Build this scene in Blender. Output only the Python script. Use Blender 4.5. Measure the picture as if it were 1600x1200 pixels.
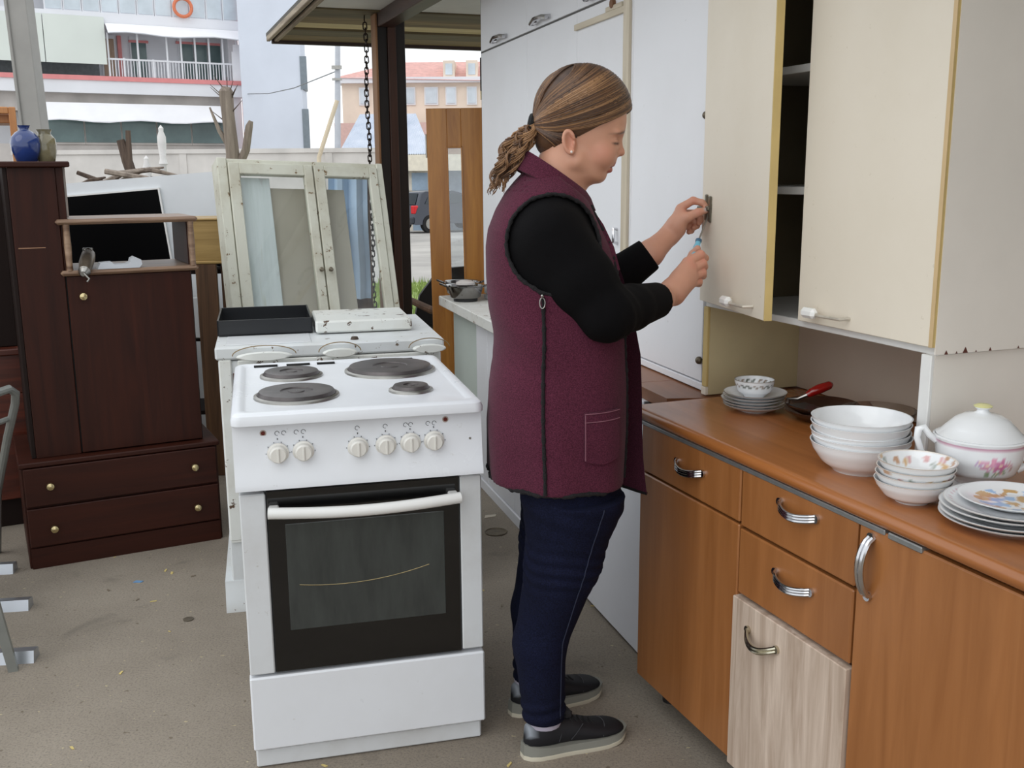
import bpy, bmesh, math, random
import numpy as np
from mathutils import Matrix, Vector, Euler, noise as mnoise
from math import sin, cos, pi, radians as R_

scene = bpy.context.scene
for o in list(bpy.data.objects):
    bpy.data.objects.remove(o, do_unlink=True)
C = scene.collection
random.seed(7)

# ------------------------------------------------------------------ camera
cd = bpy.data.cameras.new('camera')
cd.sensor_width = 36.0
cd.lens = 36.0
cd.clip_start = 0.05
cd.clip_end = 400
cam = bpy.data.objects.new('camera', cd)
C.objects.link(cam)
cam.matrix_world = (Matrix.Translation((0, 0, 1.42)) @ Matrix.Rotation(pi/2 - R_(11.65), 4, 'X')
                    @ Matrix.Rotation(R_(-0.45), 4, 'Z'))
scene.camera = cam

# ------------------------------------------------------------------ light: bright overcast sky
world = bpy.data.worlds.new('overcast_sky')
scene.world = world
world.use_nodes = True
wn = world.node_tree
bg = wn.nodes['Background']
bg.inputs['Color'].default_value = (0.93, 0.97, 1.0, 1)
bg.inputs['Strength'].default_value = 1.0
sd = bpy.data.lights.new('veiled_sun', 'SUN')
sd.energy = 0.5
sd.angle = R_(50)
sd.color = (1.0, 0.98, 0.95)
so = bpy.data.objects.new('veiled_sun', sd)
C.objects.link(so)
so.rotation_euler = Euler((R_(48), 0, R_(-38)), 'XYZ')
scene.view_settings.view_transform = 'Standard'
scene.view_settings.look = 'None'
scene.view_settings.gamma = 1.0
scene.view_settings.use_curve_mapping = False
scene.view_settings.exposure = 0.40

# ------------------------------------------------------------------ mesh helpers
class MB:
    """collects vertices and faces (and optional vertex colours) for one mesh"""
    def __init__(s):
        s.v = []; s.f = []; s.c = None; s.mi = []
        s.cur = 0
    def add(s, vs, fs):
        b = len(s.v)
        s.v += [tuple(p) for p in vs]
        s.f += [tuple(i + b for i in f) for f in fs]
        s.mi += [s.cur]*len(fs)
        return b
    def xf(s, start, m):
        for i in range(start, len(s.v)):
            s.v[i] = tuple(m @ Vector(s.v[i]))
    def box(s, x0, x1, y0, y1, z0, z1, c=0.0):
        if x0 > x1: x0, x1 = x1, x0
        if y0 > y1: y0, y1 = y1, y0
        if z0 > z1: z0, z1 = z1, z0
        c = min(c, (x1-x0)*.45, (y1-y0)*.45, (z1-z0)*.45)
        if c <= 0:
            vs = [(x, y, z) for z in (z0, z1) for y in (y0, y1) for x in (x0, x1)]
            s.add(vs, [(0, 2, 3, 1), (4, 5, 7, 6), (0, 1, 5, 4), (2, 6, 7, 3), (0, 4, 6, 2), (1, 3, 7, 5)])
            return
        X = (x0, x1); Y = (y0, y1); Zz = (z0, z1); sg = (1, -1)
        vs = []; idx = {}
        for i in (0, 1):
            for j in (0, 1):
                for k in (0, 1):
                    for a in range(3):
                        p = [X[i] + c*sg[i], Y[j] + c*sg[j], Zz[k] + c*sg[k]]
                        p[a] = (X[i], Y[j], Zz[k])[a]
                        idx[(i, j, k, a)] = len(vs); vs.append(p)
        fs = []
        for a in range(3):
            b, d = (a+1) % 3, (a+2) % 3
            for e in (0, 1):
                q = []
                for (m, n) in ((0, 0), (1, 0), (1, 1), (0, 1)):
                    t = [0, 0, 0]; t[a] = e; t[b] = m; t[d] = n
                    q.append(idx[(t[0], t[1], t[2], a)])
                fs.append(q if e else q[::-1])
            # edges along axis a
            for m in (0, 1):
                for n in (0, 1):
                    t0 = [0, 0, 0]; t0[b] = m; t0[d] = n
                    t1 = list(t0); t1[a] = 1
                    q = [idx[(*t0, b)], idx[(*t0, d)], idx[(*t1, d)], idx[(*t1, b)]]
                    fs.append(q if (m == n) else q[::-1])
        for i in (0, 1):
            for j in (0, 1):
                for k in (0, 1):
                    q = [idx[(i, j, k, a)] for a in range(3)]
                    fs.append(q if (i+j+k) % 2 else q[::-1])
        s.add(vs, fs)
    def rings(s, rs, cap0=True, cap1=True, closed=True):
        """loft through rings of equal length"""
        n = len(rs[0]); vs = [p for r in rs for p in r]; fs = []
        m = n if closed else n-1
        for i in range(len(rs)-1):
            for j in range(m):
                k = (j+1) % n
                fs.append((i*n+j, i*n+k, (i+1)*n+k, (i+1)*n+j))
        if cap0: fs.append(tuple(range(n))[::-1])
        if cap1: fs.append(tuple((len(rs)-1)*n + j for j in range(n)))
        return s.add(vs, fs)
    def tube(s, pts, r, n=8, caps=True, flat=1.0, up=None):
        P = [Vector(p) for p in pts]; m = len(P)
        rr = r if isinstance(r, (list, tuple)) else [r]*m
        T = []
        for i in range(m):
            t = P[min(i+1, m-1)] - P[max(i-1, 0)]
            T.append(t.normalized() if t.length > 1e-9 else Vector((0, 0, 1)))
        u = Vector(up) if up else (Vector((0, 0, 1)) if abs(T[0].z) < .9 else Vector((1, 0, 0)))
        u = (u - T[0]*u.dot(T[0])).normalized()
        rs = []
        for i in range(m):
            u = (u - T[i]*u.dot(T[i]))
            u = u.normalized() if u.length > 1e-6 else Vector((1, 0, 0))
            w = T[i].cross(u)
            rs.append([P[i] + (u*cos(2*pi*j/n)*flat + w*sin(2*pi*j/n))*rr[i] for j in range(n)])
        s.rings(rs, caps, caps)
    def cyl(s, p, q, r0, r1=None, n=20):
        s.tube([p, q], [r0, r0 if r1 is None else r1], n)
    def lathe(s, prof, n=32, c=(0, 0, 0), cap0=False, cap1=False):
        rs = [[(c[0]+r*cos(2*pi*j/n), c[1]+r*sin(2*pi*j/n), c[2]+z) for j in range(n)] for r, z in prof]
        return s.rings(rs, cap0, cap1)
    def prism(s, poly, axis, a0, a1):
        """extrude a 2-D polygon along an axis (0,1,2); poly coords are the other two axes in order"""
        def mk(p, a):
            q = list(p); q.insert(axis, a); return q
        n = len(poly)
        s.rings([[mk(p, a0) for p in poly], [mk(p, a1) for p in poly]])
    def ball(s, c, r, n=16, m=10, sc=(1, 1, 1)):
        pr = [(max(1e-5, sin(pi*i/m)), -cos(pi*i/m)) for i in range(m+1)]
        rs = [[(c[0]+r*sc[0]*a*cos(2*pi*j/n), c[1]+r*sc[1]*a*sin(2*pi*j/n), c[2]+r*sc[2]*z) for j in range(n)] for a, z in pr]
        s.rings(rs, True, True)
    def grid(s, nu, nv, fn, closed_u=False):
        vs = [fn(i, j) for j in range(nv) for i in range(nu)]
        fs = []
        for j in range(nv-1):
            for i in range(nu if closed_u else nu-1):
                k = (i+1) % nu
                fs.append((j*nu+i, j*nu+k, (j+1)*nu+k, (j+1)*nu+i))
        return s.add(vs, fs)
    def mesh(s, name, mats=None, sharp=35, fix=True, cols=None):
        me = bpy.data.meshes.new(name)
        me.from_pydata([tuple(p) for p in s.v], [], s.f)
        if fix:
            bm = bmesh.new(); bm.from_mesh(me)
            bmesh.ops.recalc_face_normals(bm, faces=bm.faces)
            bm.to_mesh(me); bm.free()
        if sharp is None:
            me.shade_flat()
        else:
            me.shade_smooth()
            if sharp < 179: me.set_sharp_from_angle(angle=R_(sharp))
        if cols is not None:
            at = me.color_attributes.new('Col', 'FLOAT_COLOR', 'POINT')
            arr = np.ones((len(s.v), 4), np.float32); arr[:, :3] = np.asarray(cols)[:, :3]
            at.data.foreach_set('color', arr.ravel())
        for m in (mats or []): me.materials.append(m)
        if len(mats or []) > 1:
            me.polygons.foreach_set('material_index', s.mi)
        return me

def link(name, me, parent=None):
    o = bpy.data.objects.new(name, me)
    C.objects.link(o)
    if parent is not None: o.parent = parent
    return o
def part(name, mb, mat, parent, label=None, sharp=35, cols=None, kind=None, fix=True):
    mats = mat if isinstance(mat, (list, tuple)) else [mat]
    o = link(name, mb.mesh(name, mats, sharp, fix, cols), parent)
    if label: o['label'] = label
    if kind: o['kind'] = kind
    return o
def tag(o, label, cat, group=None, kind=None):
    o['label'] = label; o['category'] = cat
    if group: o['group'] = group
    if kind: o['kind'] = kind
    return o
def thing(name, label, cat, loc=(0, 0, 0), rz=0, group=None, rot=None, kind=None):
    o = link(name, None)
    o.empty_display_size = .05
    o.location = loc
    o.rotation_euler = rot if rot else (0, 0, R_(rz))
    return tag(o, label, cat, group, kind)
def solo(name, mb, mat, label, cat, group=None, loc=(0, 0, 0), rz=0, sharp=35, cols=None, rot=None, kind=None):
    o = part(name, mb, mat, None, None, sharp, cols)
    o.location = loc
    o.rotation_euler = rot if rot else (0, 0, R_(rz))
    return tag(o, label, cat, group, kind)
def struct(name, mb, mat, parent=None, sharp=35):
    o = part(name, mb, mat, parent, None, sharp)
    o['kind'] = 'structure'
    return o
def dup(root, loc, rot=None, label=None):
    r = root.copy(); C.objects.link(r); r.location = loc
    if rot is not None: r.rotation_euler = rot
    if label: r['label'] = label
    for ch in list(root.children):
        c = ch.copy(); C.objects.link(c); c.parent = r
        for g in list(ch.children):
            d = g.copy(); C.objects.link(d); d.parent = c
    return r
def frame(ox, oy, deg):
    """2-D frame on the floor: local (x, y) -> world"""
    a = R_(deg)
    return lambda x, y, z=0.0: (ox + x*cos(a) - y*sin(a), oy + x*sin(a) + y*cos(a), z)

# ------------------------------------------------------------------ material helpers
def srgb(r, g, b):
    return tuple(((c/255)/12.92 if c/255 <= .04045 else ((c/255+.055)/1.055)**2.4) for c in (r, g, b)) + (1,)
class NT:
    def __init__(s, name):
        s.m = bpy.data.materials.new(name); s.m.use_nodes = True
        s.t = s.m.node_tree; s.b = s.t.nodes['Principled BSDF']
    def n(s, typ, **kw):
        nd = s.t.nodes.new(typ)
        for k, v in kw.items():
            if hasattr(nd, k): setattr(nd, k, v)
            else: nd.inputs[k.replace('_', ' ')].default_value = v
        return nd
    def l(s, a, b): s.t.links.new(a, b)
    def coord(s, scale=(1, 1, 1), kind='Object', rot=(0, 0, 0)):
        tc = s.n('ShaderNodeTexCoord'); mp = s.n('ShaderNodeMapping')
        mp.inputs['Scale'].default_value = scale; mp.inputs['Rotation'].default_value = rot
        s.l(tc.outputs[kind], mp.inputs['Vector']); return mp.outputs['Vector']
    def noise(s, vec, scale, detail=4, rough=.55, dist=0):
        nd = s.n('ShaderNodeTexNoise'); nd.inputs['Scale'].default_value = scale
        nd.inputs['Detail'].default_value = detail; nd.inputs['Roughness'].default_value = rough
        nd.inputs['Distortion'].default_value = dist
        s.l(vec, nd.inputs['Vector']); return nd.outputs['Fac']
    def ramp(s, fac, stops, interp='LINEAR'):
        nd = s.n('ShaderNodeValToRGB'); cr = nd.color_ramp; cr.interpolation = interp
        while len(cr.elements) < len(stops): cr.elements.new(.5)
        for e, (p, c) in zip(cr.elements, stops):
            e.position = p; e.color = c if isinstance(c, (tuple, list)) else (c, c, c, 1)
        s.l(fac, nd.inputs['Fac']); return nd.outputs['Color']
    def mix(s, fac, a, b, mode='MIX'):
        nd = s.n('ShaderNodeMix', data_type='RGBA', blend_type=mode)
        for sock, val in ((nd.inputs[0], fac), (nd.inputs[6], a), (nd.inputs[7], b)):
            if isinstance(val, (int, float)): sock.default_value = val
            elif isinstance(val, (tuple, list)): sock.default_value = val
            else: s.l(val, sock)
        return nd.outputs[2]
    def bump(s, h, strength=.2, dist=.01):
        nd = s.n('ShaderNodeBump'); nd.inputs['Strength'].default_value = strength
        nd.inputs['Distance'].default_value = dist
        s.l(h, nd.inputs['Height']); s.l(nd.outputs['Normal'], s.b.inputs['Normal'])
    def set(s, col=None, rough=None, metal=None, **kw):
        for k, v in (('Base Color', col), ('Roughness', rough), ('Metallic', metal)):
            if v is None: continue
            if isinstance(v, (int, float, tuple, list)): s.b.inputs[k].default_value = v
            else: s.l(v, s.b.inputs[k])
        for k, v in kw.items(): s.b.inputs[k.replace('_', ' ')].default_value = v
        return s.m
def plain(name, rgb, rough=.5, metal=0, var=.08, scale=6, bump=0, bscale=60, **kw):
    """one colour with slight cloudy variation and optional fine relief"""
    t = NT(name); c = srgb(*rgb); v = t.coord()
    f = t.noise(v, scale, 5)
    lo = tuple(max(0, x*(1-var*1.6)) for x in c[:3]) + (1,); hi = tuple(min(1, x*(1+var)) for x in c[:3]) + (1,)
    col = t.ramp(f, [(.25, lo), (.75, hi)])
    if bump: t.bump(t.noise(v, bscale, 3), bump, .004)
    return t.set(col, rough, metal, **kw)
def wood(name, dark, light, axis='z', rough=.45, scale=1.0, bump=.05, coat=0.0, contrast=(.3, .7)):
    """long grain along one axis"""
    t = NT(name); k = {'x': (.6, 9, 9), 'y': (9, .6, 9), 'z': (9, 9, .6)}[axis]
    v = t.coord(tuple(q*scale for q in k))
    f1 = t.noise(v, 3.0, 8, .62, .9); v2 = t.coord(tuple(q*scale*.25 for q in k)); f2 = t.noise(v2, 2.5, 3, .5, 1.4)
    c1 = t.ramp(f1, [(contrast[0], srgb(*dark)), (contrast[1], srgb(*light))])
    c2 = t.ramp(f2, [(.35, (.82, .80, .78, 1)), (.65, (1.0, 1.0, 1.0, 1))])
    col = t.mix(1.0, c1, c2, 'MULTIPLY')
    t.bump(f1, bump, .003)
    return t.set(col, rough, 0, Coat_Weight=coat, Coat_Roughness=.25)
def painted(name, rgb, rough=.35, dirt=(150, 135, 110), amount=.35, chips=0.0, chip_rgb=(70, 48, 34), scale=3.0, rim=0):
    """old paint or enamel: faint grime clouds and small chips"""
    t = NT(name); v = t.coord()
    f = t.noise(v, scale, 6, .6); g = t.ramp(f, [(.45, 0.0), (.85, amount)])
    col = t.mix(g, srgb(*rgb), srgb(*dirt))
    f3 = t.noise(v, 45, 3, .7)
    sp = t.ramp(f3, [(.69, 0.0), (.74, .35)])
    col = t.mix(sp, col, srgb(*dirt))
    if chips:
        f2 = t.noise(v, 24, 6, .7)
        c = t.ramp(f2, [(.655 - chips*.10, 0.0), (.67 - chips*.10, 1.0)])
        col = t.mix(c, col, srgb(*chip_rgb))
    rf = t.ramp(f, [(.3, rough), (.8, min(1, rough+.25))])
    return t.set(col, rf, 0)
def vcol(name, rough=.5, metal=0, bump=0, bscale=200, var=0, **kw):
    """colour read from the mesh's own printed colours"""
    t = NT(name); a = t.n('ShaderNodeVertexColor'); a.layer_name = 'Col'
    col = a.outputs['Color']
    if var:
        f = t.noise(t.coord(), 25, 5); col = t.mix(1.0, col, t.ramp(f, [(.3, 1-var), (.7, 1.0)]), 'MULTIPLY')
    if bump: t.bump(t.noise(t.coord(), bscale, 3), bump, .003)
    return t.set(col, rough, metal, **kw)
def glass(name, tint=(1, 1, 1), rough=.02, ior=1.45, alpha_mix=.12, trans=None):
    """thin window glass: mostly clear, with a mirror share"""
    t = NT(name)
    tr = t.n('ShaderNodeBsdfTransparent'); tr.inputs['Color'].default_value = tuple(tint) + (1,)
    gl = t.n('ShaderNodeBsdfGlossy'); gl.inputs['Roughness'].default_value = rough
    lw = t.n('ShaderNodeLayerWeight'); fr = t.n('ShaderNodeMath', operation='POWER'); t.l(lw.outputs['Facing'], fr.inputs[0]); fr.inputs[1].default_value = 4.0
    mx = t.n('ShaderNodeMixShader'); ad = t.n('ShaderNodeMath', operation='ADD'); ad.inputs[1].default_value = alpha_mix + .03; ad.use_clamp = True
    t.l(fr.outputs[0], ad.inputs[0]); t.l(ad.outputs[0], mx.inputs[0])
    t.l(tr.outputs[0], mx.inputs[1]); t.l(gl.outputs[0], mx.inputs[2])
    t.l(mx.outputs[0], t.t.nodes['Material Output'].inputs['Surface'])
    return t.m

CHROME = plain('chrome', (205, 205, 208), .14, 1, .03)
STEEL = plain('worn_steel', (165, 163, 158), .32, 1, .12, 20)
BRASS = plain('pale_brass', (214, 196, 150), .25, 1, .08, 30)
BLACKGAP = plain('dark_gap', (14, 13, 12), .9)
WHITEPL = plain('white_plastic', (232, 232, 230), .35, 0, .04)
# ================================================================== the setting
def concrete():
    t = NT('worn_concrete'); v = t.coord()
    f = t.noise(v, 1.1, 8, .62); a = t.ramp(f, [(.3, srgb(122, 112, 100)), (.7, srgb(152, 142, 129))])
    g = t.noise(v, 160, 4, .7); b = t.ramp(g, [(.32, (.62, .62, .62, 1)), (.5, (1, 1, 1, 1)), (.72, (1.1, 1.09, 1.06, 1))])
    col = t.mix(1.0, a, b, 'MULTIPLY')
    s = t.noise(v, 4.2, 5, .6, .6); st = t.ramp(s, [(.62, 0.0), (.72, .42)])
    col = t.mix(st, col, srgb(92, 86, 78))
    sp = t.noise(v, 38, 2, .5); st2 = t.ramp(sp, [(.70, 0.0), (.73, .7)])
    col = t.mix(st2, col, srgb(96, 84, 68))
    sp = t.noise(t.coord((1, 1.4, 1), rot=(0, 0, .6)), 46, 2, .5); st2 = t.ramp(sp, [(.715, 0.0), (.735, .8)])
    col = t.mix(st2, col, srgb(190, 176, 140))
    h = t.noise(v, 60, 8, .7)
    t.bump(h, .35, .008)
    return t.set(col, .88)
CONC = concrete()
m = MB(); m.box(-7, 4.5, -5, 8.2, -.25, 0)
struct('floor', m, CONC)

def ground_mat():
    t = NT('old_asphalt'); v = t.coord()
    f = t.noise(v, .5, 7, .6); a = t.ramp(f, [(.3, srgb(150, 146, 142)), (.7, srgb(186, 182, 176))])
    return t.set(a, .9)
GR = ground_mat()
gp = [(8.2, -.12), (11, -.18), (16, -.25), (24, -.45), (36, -.63), (60, -1.2), (120, -1.6)]
m = MB(); m.grid(2, len(gp), lambda i, j: ((-60 if i == 0 else 60), gp[j][0], gp[j][1]))
n0 = len(m.v); m.add([(-60, 8.2, -.3), (60, 8.2, -.3), (60, 120, -3), (-60, 120, -3)], [(0, 1, 2, 3)])
struct('street_ground', m, GR)
m = MB(); m.box(-40, -7, -8, 8.2, -.3, -.1); struct('yard_ground', m, GR)

# flat roof over the yard: white boards, timber fascia, square to the kitchen row (turned 20 degrees)
E_ = frame(-1.505, 6.8, 20)
RW = plain('white_ceiling_board', (222, 224, 220), .7, 0, .05)
EDGE = wood('grey_timber_edge', (120, 106, 90), (186, 172, 150), 'y', .7)
OLD = wood('old_pine', (92, 76, 48), (150, 128, 84), 'x', .7)
OLD2 = wood('old_dark_pine', (70, 62, 42), (118, 104, 72), 'x', .7)
PALE = wood('pale_new_pine', (196, 178, 126), (224, 208, 160), 'x', .6)
BROWN = wood('brown_stained_timber', (38, 20, 12), (72, 40, 24), 'y', .45)
roof = link('ceiling', None); roof['kind'] = 'structure'  # roof runs on behind the camera, lengthened unseen to dim the foreground
roof.location = (-1.505, 6.8, 0); roof.rotation_euler = (0, 0, R_(20))
for i in range(4):
    m = MB(); m.box(.045 + i*1.25, 1.287 + i*1.25, -8.3, -1.36, 2.262, 2.274)
    part('ceiling_board', m, RW, roof)
m = MB(); m.box(-.03, 5.4, -8.4, .04, 2.280, 2.300); part('roof_sheet', m, plain('roof_felt', (90, 88, 84), .9), roof)
m = MB(); m.box(-.030, -.006, -8.35, .03, 2.250, 2.284, .003); part('edge_board', m, EDGE, roof)
m = MB(); m.box(.012, .040, -8.35, .02, 2.246, 2.280, .003); part('edge_board', m, EDGE, roof)
m = MB(); m.box(-.006, .012, -8.35, .01, 2.262, 2.281); part('edge_gap_strip', m, BLACKGAP, roof)
for y0, y1, z0, mt, nm in ((-1.355, -1.09, 2.254, OLD2, 'soffit_plank'), (-1.085, -.825, 2.256, OLD, 'soffit_plank'), (-.815, -.555, 2.266, PALE, 'soffit_batten'), (-.545, -.29, 2.254, OLD2, 'soffit_plank'), (-.285, -.02, 2.255, OLD, 'soffit_plank')):
    m = MB(); m.box(.042, 5.4, y0, y1, z0, 2.279, .003); part(nm, m, mt, roof)
m = MB(); m.box(.0, 5.4, -.018, .03, 2.236, 2.280, .003); part('eave_trim', m, plain('dark_trim', (52, 36, 28), .7), roof)
m = MB(); m.box(.385, .475, -8.2, -1.30, 2.185, 2.262, .004); part('roof_beam', m, BROWN, roof)
m = MB(); m.box(.476, .505, -8.2, -1.30, 2.215, 2.262, .003); part('roof_beam_lath', m, BROWN, roof)

# the brown roof post: two dark planks, a reddish strip and a lighter front lath
BR_Z = wood('brown_post_timber', (44, 24, 14), (80, 44, 26), 'z', .5)
DK_Z = wood('dark_post_timber', (16, 11, 9), (34, 22, 16), 'z', .5)
LT_Z = wood('tan_lath', (120, 84, 52), (158, 116, 78), 'z', .6)
t = thing('roof_post', 'dark brown built-up timber post carrying the roof eave', 'post', E_(.372, -1.25), 20)
m = MB(); m.box(.0, .012, -.045, .06, 0, 2.254, .002); part('lath', m, LT_Z, t)
m = MB(); m.box(.012, .070, -.02, .07, 0, 2.254, .003); part('plank', m, DK_Z, t)
m = MB(); m.box(.070, .115, -.035, .07, 0, 2.253, .003); part('plank', m, BR_Z, t)
m = MB(); m.box(.115, .168, -.02, .075, 0, 2.254, .003); part('plank', m, DK_Z, t)

# unseen wall behind the kitchen row, added to block light from that side
WALL = plain('grey_render', (190, 188, 182), .9, 0, .06, 3, .15, 50)
kw = frame(.35, 2.608, -68.7)
m = MB(); m.box(-1.9, 5, .90, 1.0, 0, 2.24)
w = struct('unseen_wall_right', m, WALL); w.location = (.35, 2.608, 0); w.rotation_euler = (0, 0, R_(-68.7))

# chain hung from the eave beside the post
CH = plain('rusty_chain_iron', (46, 36, 30), .5, .8, .3, 40)
px, py, _ = E_(.338, -1.20)
t = thing('hanging_chain', 'rusty dark chain hanging from the eave beside the brown post', 'chain', (px, py, 0))
lk = MB(); a, b, r = .010, .017, .0036
lk.rings([[((a + r*cos(2*pi*k/6))*cos(th) * 1.0, r*sin(2*pi*k/6), (a + r*cos(2*pi*k/6))*sin(th) + (b if sin(th) > 0 else -b)*.55) for k in range(6)]
          for th in [2*pi*q/14 for q in range(15)]], False, False)
lme = lk.mesh('link', [CH])
z = 2.20; i = 0
while z > .55:
    o = link('link', lme, t); o.location = (.004*sin(i*.37), 0, z); o.rotation_euler = (0, 0, (i % 2)*pi/2 + .35*sin(i*.5)); z -= .029; i += 1
m = MB(); m.tube([(0, 0, 2.256), (0, -.012, 2.245), (0, -.014, 2.228), (0, 0, 2.222)], .0035, 6); part('hook', m, CH, t)
# ================================================================== white electric cooker in front
ENAM = painted('white_enamel', (226, 229, 234), .22, (176, 172, 164), .22, 0, scale=2.2)
ENAM2 = painted('scuffed_white_enamel', (212, 215, 218), .32, (150, 140, 124), .40, 0, (110, 84, 60), 4)
BLKGL = plain('black_oven_glass', (9, 9, 10), .07, 0, .1, Coat_Weight=.5)
def dusty_glass():
    t = NT('dusty_oven_window'); v = t.coord((1, 1, .22))
    f = t.noise(v, 26, 6, .6)
    return t.set(t.ramp(f, [(.25, srgb(50, 53, 52)), (.8, srgb(68, 72, 70))]), .14)
OVWIN = dusty_glass()
def hot_iron():
    t = NT('hotplate_iron'); v = t.coord(); f = t.noise(v, 10, 5); return t.set(t.ramp(f, [(.3, srgb(66, 62, 62)), (.7, srgb(98, 92, 92))]), .38, .45)
IRON = hot_iron()
st = thing('electric_cooker', 'white freestanding electric cooker with four black hotplates in the foreground', 'cooker', (-.636, 2.262, 0), 13.9)
m = MB(); m.box(.004, .568, .012, .60, .055, .866, .004); part('body', m, ENAM2, st)
m = MB(); m.box(.012, .56, .03, .58, 0, .056); part('plinth', m, ENAM2, st)
m = MB(); m.box(.006, .566, -.004, .03, .002, .05, .004); part('plinth_front', m, ENAM2, st)
# pressed hob top with raised rim
m = MB()
def sup(x0, x1, y0, y1, z, r, n=6):
    o = []
    for cx, cy, a0 in ((x1-r, y1-r, 0), (x0+r, y1-r, 90), (x0+r, y0+r, 180), (x1-r, y0+r, 270)):
        for i in range(n+1):
            a = R_(a0 + 90*i/n); o.append((cx+r*cos(a), cy+r*sin(a), z))
    return o
X0, X1, Y0, Y1 = -.004, .576, -.045, .618
m.rings([sup(X0, X1, Y0, Y1, .868, .022), sup(X0, X1, Y0, Y1, .880, .022), sup(X0+.003, X1-.003, Y0+.003, Y1-.003, .889, .022), sup(X0+.010, X1-.010, Y0+.010, Y1-.010, .894, .022),
         sup(X0+.022, X1-.022, Y0+.028, Y1-.02, .8945, .022), sup(X0+.030, X1-.030, Y0+.05, Y1-.03, .889, .022), sup(X0+.036, X1-.036, Y0+.06, Y1-.036, .888, .022)])
hob = part('hob_top', m, ENAM, st)
m = MB()
for xa, xb in ((.05, .115), (.14, .205), (.225, .275), (.44, .50)): m.box(xa, xb, .575, .592, .8885, .892)
part('vent_slot', m, BLACKGAP, hob)
for cx, cy, r in ((.148, .425, .074), (.151, .160, .094), (.415, .430, .115), (.431, .150, .046)):
    m = MB(); m.lathe([(r, .888), (r+.001, .896), (r-.004, .9035), (r-.012, .9045), (r*.42, .9035), (r*.40, .9005), (r*.22, .9005), (r*.20, .9025), (.0008, .9025)], 48, (cx, cy, 0))
    hp = part('hotplate', m, IRON, st)
    m = MB(); m.lathe([(r+.010, .888), (r+.009, .893), (r+.002, .8955), (r+.001, .888)], 48, (cx, cy, 0)); part('rim', m, STEEL, hp)
# sloping control panel with lip
m = MB(); m.prism([(.012, .866), (-.016, .866), (-.022, .80), (-.030, .745), (-.037, .728), (-.037, .714), (-.028, .711), (.012, .711)], 0, -.002, .574)
pan = part('control_panel', m, ENAM, st, sharp=50)
m = MB(); m.box(.0, .572, -.014, .01, .8655, .8685); part('shadow_gap', m, BLACKGAP, st)
KN = plain('ivory_knob', (226, 224, 218), .3, 0, .03)
INK = plain('panel_ink', (70, 70, 74), .6)
for i, (kx, kz) in enumerate(((.097, .796), (.154, .797), (.279, .797), (.344, .798), (.402, .799), (.458, .800))):
    yy = -.022
    m = MB(); b = len(m.v)
    m.lathe([(.0245, 0), (.0245, .003), (.0205, .005), (.0195, .017), (.0165, .0205), (.0008, .0205)], 28)
    m.box(-.0025, .0025, -.017, .017, .0203, .0235, .001)
    m.xf(b, Matrix.Translation((kx, yy, kz)) @ Matrix.Rotation(R_(93), 4, 'X'))
    kn = part('knob', m, KN, pan)
    m = MB()
    for a in range(0, 360, 36):
        m.box(kx + .0265*cos(R_(a)) - .0007, kx + .0265*cos(R_(a)) + .0007, -.0240, -.0215, kz + .0265*sin(R_(a)) - .001, kz + .0265*sin(R_(a)) + .001)
    m.box(kx-.0009, kx+.0009, -.0215, -.0185, kz+.031, kz+.0345)
    part('printed_scale', m, INK, kn)
m = MB()
for kx in (.097, .112, .140, .156, .279, .344, .392, .404, .445, .460):
    m.tube([(kx+.005*cos(a), -.0187 if True else 0, .842+.005*sin(a)) for a in [2*pi*i/10 for i in range(9)]], .0006, 4)
part('printed_symbols', m, INK, pan)
for ix, iz in ((.066, .844), (.487, .849)):
    m = MB(); m.cyl((ix, -.0165, iz), (ix, -.0205, iz), .0055, .0045, 14); part('indicator_light', m, plain('red_lamp', (96, 30, 22), .2), pan)
    m = MB(); m.cyl((ix, -.0160, iz), (ix, -.0185, iz), .0075, .0075, 14); part('lamp_bezel', m, plain('bezel', (176, 160, 150), .3), pan)
m = MB(); m.cyl((.545, -.020, .80), (.545, -.0235, .80), .0028, n=10); part('screw', m, STEEL, pan)
# oven door
m = MB(); m.box(.063, .519, -.016, .012, .251, .706, .003); od = part('oven_door', m, BLKGL, st)
m = MB(); m.box(.004, .0625, -.018, .012, .252, .700, .003); part('side_strip', m, ENAM2, od)
m = MB(); m.box(.5195, .572, -.018, .012, .256, .706, .003); part('side_strip', m, ENAM2, od)
m = MB(); m.box(.104, .479, -.0175, -.015, .357, .622, .001); part('window', m, OVWIN, od)
m = MB(); m.tube([(.13+.31*i/12, -.0178, .462 + .022*(i/12-.35)**2*3) for i in range(13)], .0009, 5); part('shelf_line', m, BRASS, od)
m = MB(); m.tube([(.067 + .447*i/20, -.050 - .016*sin(pi*i/20), .663 - .006*sin(pi*i/20)) for i in range(21)], [.0135]*21, 14, True, 1.0)
m.box(.069, .092, -.052, -.014, .655, .671, .003); m.box(.489, .512, -.052, -.014, .655, .671, .003)
part('handle', m, WHITEPL, od)
m = MB(); m.box(.002, .574, -.020, .014, .055, .245, .004); part('storage_drawer', m, ENAM, st)

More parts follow.
